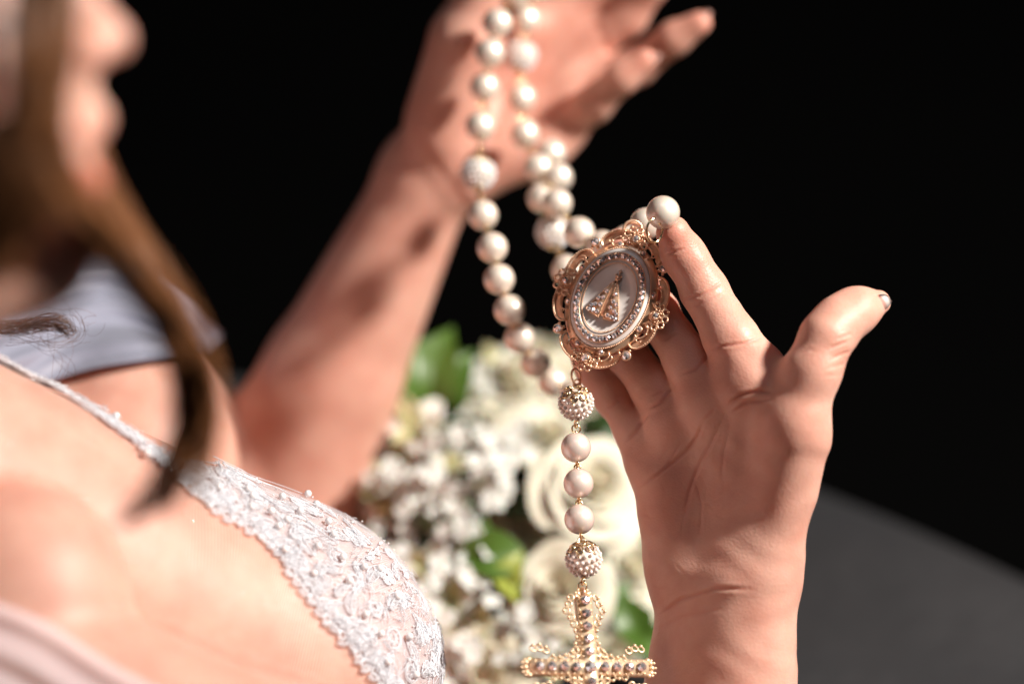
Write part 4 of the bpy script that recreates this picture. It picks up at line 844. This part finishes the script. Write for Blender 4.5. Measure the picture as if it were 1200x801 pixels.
for q in [(492, 512, 1460, 30, (-.2, .5, .8)), (455, 582, 1450, 27, (-.5, .2, .8)), (535, 482, 1500, 30, (0, .7, .6)), (470, 545, 1465, 26), (505, 665, 1420, 26, (-.2, .1, .95), 'white_petal'), (530, 560, 1440, 24), (585, 445, 1540, 26, (-.2, .8, .5)), (480, 470, 1510, 24, (-.4, .7, .5)), (530, 715, 1405, 24), (600, 690, 1425, 20), (445, 530, 1490, 20, (-.7, .4, .5)), (565, 740, 1400, 22), (635, 770, 1400, 24)]: lily(*q)
for x, y, d, cnt, sp in [(580, 560, 1415, 26, 30), (505, 575, 1420, 22, 30), (530, 610, 1415, 16, 24), (500, 730, 1395, 22, 30), (525, 775, 1385, 18, 26), (600, 525, 1455, 16, 26), (560, 520, 1450, 18, 26), (475, 690, 1410, 14, 24), (555, 690, 1400, 10, 20), (620, 770, 1390, 12, 22), (450, 655, 1425, 14, 24), (470, 740, 1400, 14, 24), (560, 650, 1410, 14, 22), (600, 735, 1395, 14, 22), (505, 690, 1395, 14, 22), (545, 760, 1385, 14, 22), (440, 520, 1470, 14, 26), (460, 560, 1440, 16, 26), (520, 520, 1450, 18, 26), (560, 450, 1520, 14, 24), (540, 640, 1410, 14, 24), (470, 640, 1425, 12, 22), (548, 590, 1425, 12, 22), (480, 600, 1430, 12, 22)]:
    for i in range(cnt):
        c = pm(x + rbq.normal(0, sp * .55), y + rbq.normal(0, sp * .55), d + rbq.normal(0, 9)); blossom(c, rbq.uniform(4.0, 6.2), axis_at(c, .45))
for q in [(472, 508, 1470, 82, 60), (486, 505, 1475, 72, 64), (460, 512, 1480, 104, 50), (500, 500, 1480, 60, 52), (478, 500, 1500, 78, 52), (468, 505, 1505, 98, 40), (505, 505, 1510, 66, 46), (538, 478, 1535, 84, 34), (548, 480, 1540, 100, 30, 'leaf_dark'), (440, 560, 1480, 120, 34), (432, 590, 1470, 160, 36), (415, 605, 1465, 175, 28, 'leaf_dark'), (440, 545, 1490, 95, 30),
          (618, 655, 1400, 178, 44, 'leaf'), (610, 640, 1410, 195, 36), (612, 705, 1395, 135, 30, 'leaf_lime'), (585, 690, 1395, 60, 24, 'leaf_lime'), (560, 600, 1420, 190, 34), (575, 635, 1420, 150, 32), (700, 505, 1490, 30, 40), (690, 520, 1480, 10, 34), (725, 700, 1420, -60, 36), (735, 745, 1420, -20, 34), (705, 735, 1425, 60, 30), (460, 640, 1440, 200, 32), (500, 620, 1430, 240, 30, 'leaf_dark'), (590, 600, 1430, 20, 28, 'leaf_dark'), (455, 600, 1455, 110, 30), (600, 590, 1430, 160, 30)]: leaf(*q)
for i in range(90):
    x, y = rbq.uniform(405, 770), rbq.uniform(500, 830); dd = 1470 + rbq.uniform(-15, 40); leaf(x, y, dd, rbq.uniform(0, 360), rbq.uniform(26, 42), 'leaf_dark' if rbq.uniform() < .6 else 'leaf', rbq.uniform(-.3, .5))

# ------------------------------------------------------------------ setting
def sheet(name, x0, x1, y0, y1, nx, ny, fz, m):
    X, Y = np.meshgrid(np.linspace(x0, x1, nx), np.linspace(y0, y1, ny), indexing='ij'); Z = fz(X, Y)
    o = bpy.data.objects.new(name, mesh(name, np.stack([X, Y, Z], -1).reshape(-1, 3), grid_faces(nx, ny), m)); return link(o, (0, 0, 0))
E_ = np.array([toW(pm(*q)) for q in [(-200, 420, 1640), (440, 470, 1620), (950, 592, 1546), (1200, 715, 1476), (1700, 1000, 1340)]])
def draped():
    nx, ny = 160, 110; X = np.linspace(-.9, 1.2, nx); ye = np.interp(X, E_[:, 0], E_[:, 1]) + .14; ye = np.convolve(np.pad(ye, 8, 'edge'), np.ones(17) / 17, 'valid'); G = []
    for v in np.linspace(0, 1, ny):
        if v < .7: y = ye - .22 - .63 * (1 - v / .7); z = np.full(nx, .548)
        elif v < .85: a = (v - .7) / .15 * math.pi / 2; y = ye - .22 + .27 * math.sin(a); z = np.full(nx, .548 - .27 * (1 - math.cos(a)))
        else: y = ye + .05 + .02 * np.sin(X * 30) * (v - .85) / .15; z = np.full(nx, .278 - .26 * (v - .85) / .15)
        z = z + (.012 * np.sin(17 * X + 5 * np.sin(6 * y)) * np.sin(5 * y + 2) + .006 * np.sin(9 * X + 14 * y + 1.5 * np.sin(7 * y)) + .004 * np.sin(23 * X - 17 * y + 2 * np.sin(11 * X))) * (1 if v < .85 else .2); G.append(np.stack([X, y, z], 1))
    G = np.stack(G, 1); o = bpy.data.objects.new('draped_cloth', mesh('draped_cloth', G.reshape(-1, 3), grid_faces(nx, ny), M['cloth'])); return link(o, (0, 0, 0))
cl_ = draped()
tag(cl_, 'plain cloth spread beneath the bouquet, shade put into its dark grey-blue colour', 'cloth')
fl = sheet('floor', -4, 4, -2, 4.2, 4, 4, lambda X, Y: X * 0, M['dark']); fl['kind'] = 'structure'
V_ = np.array([(-4, 4.2, 0), (4, 4.2, 0), (4, 4.2, 4), (-4, 4.2, 4)], float)
wl = bpy.data.objects.new('wall', mesh('wall', V_, np.array([[0, 1, 2, 3]]), M['dark'], False)); link(wl, (0, 0, 0)); wl['kind'] = 'structure'
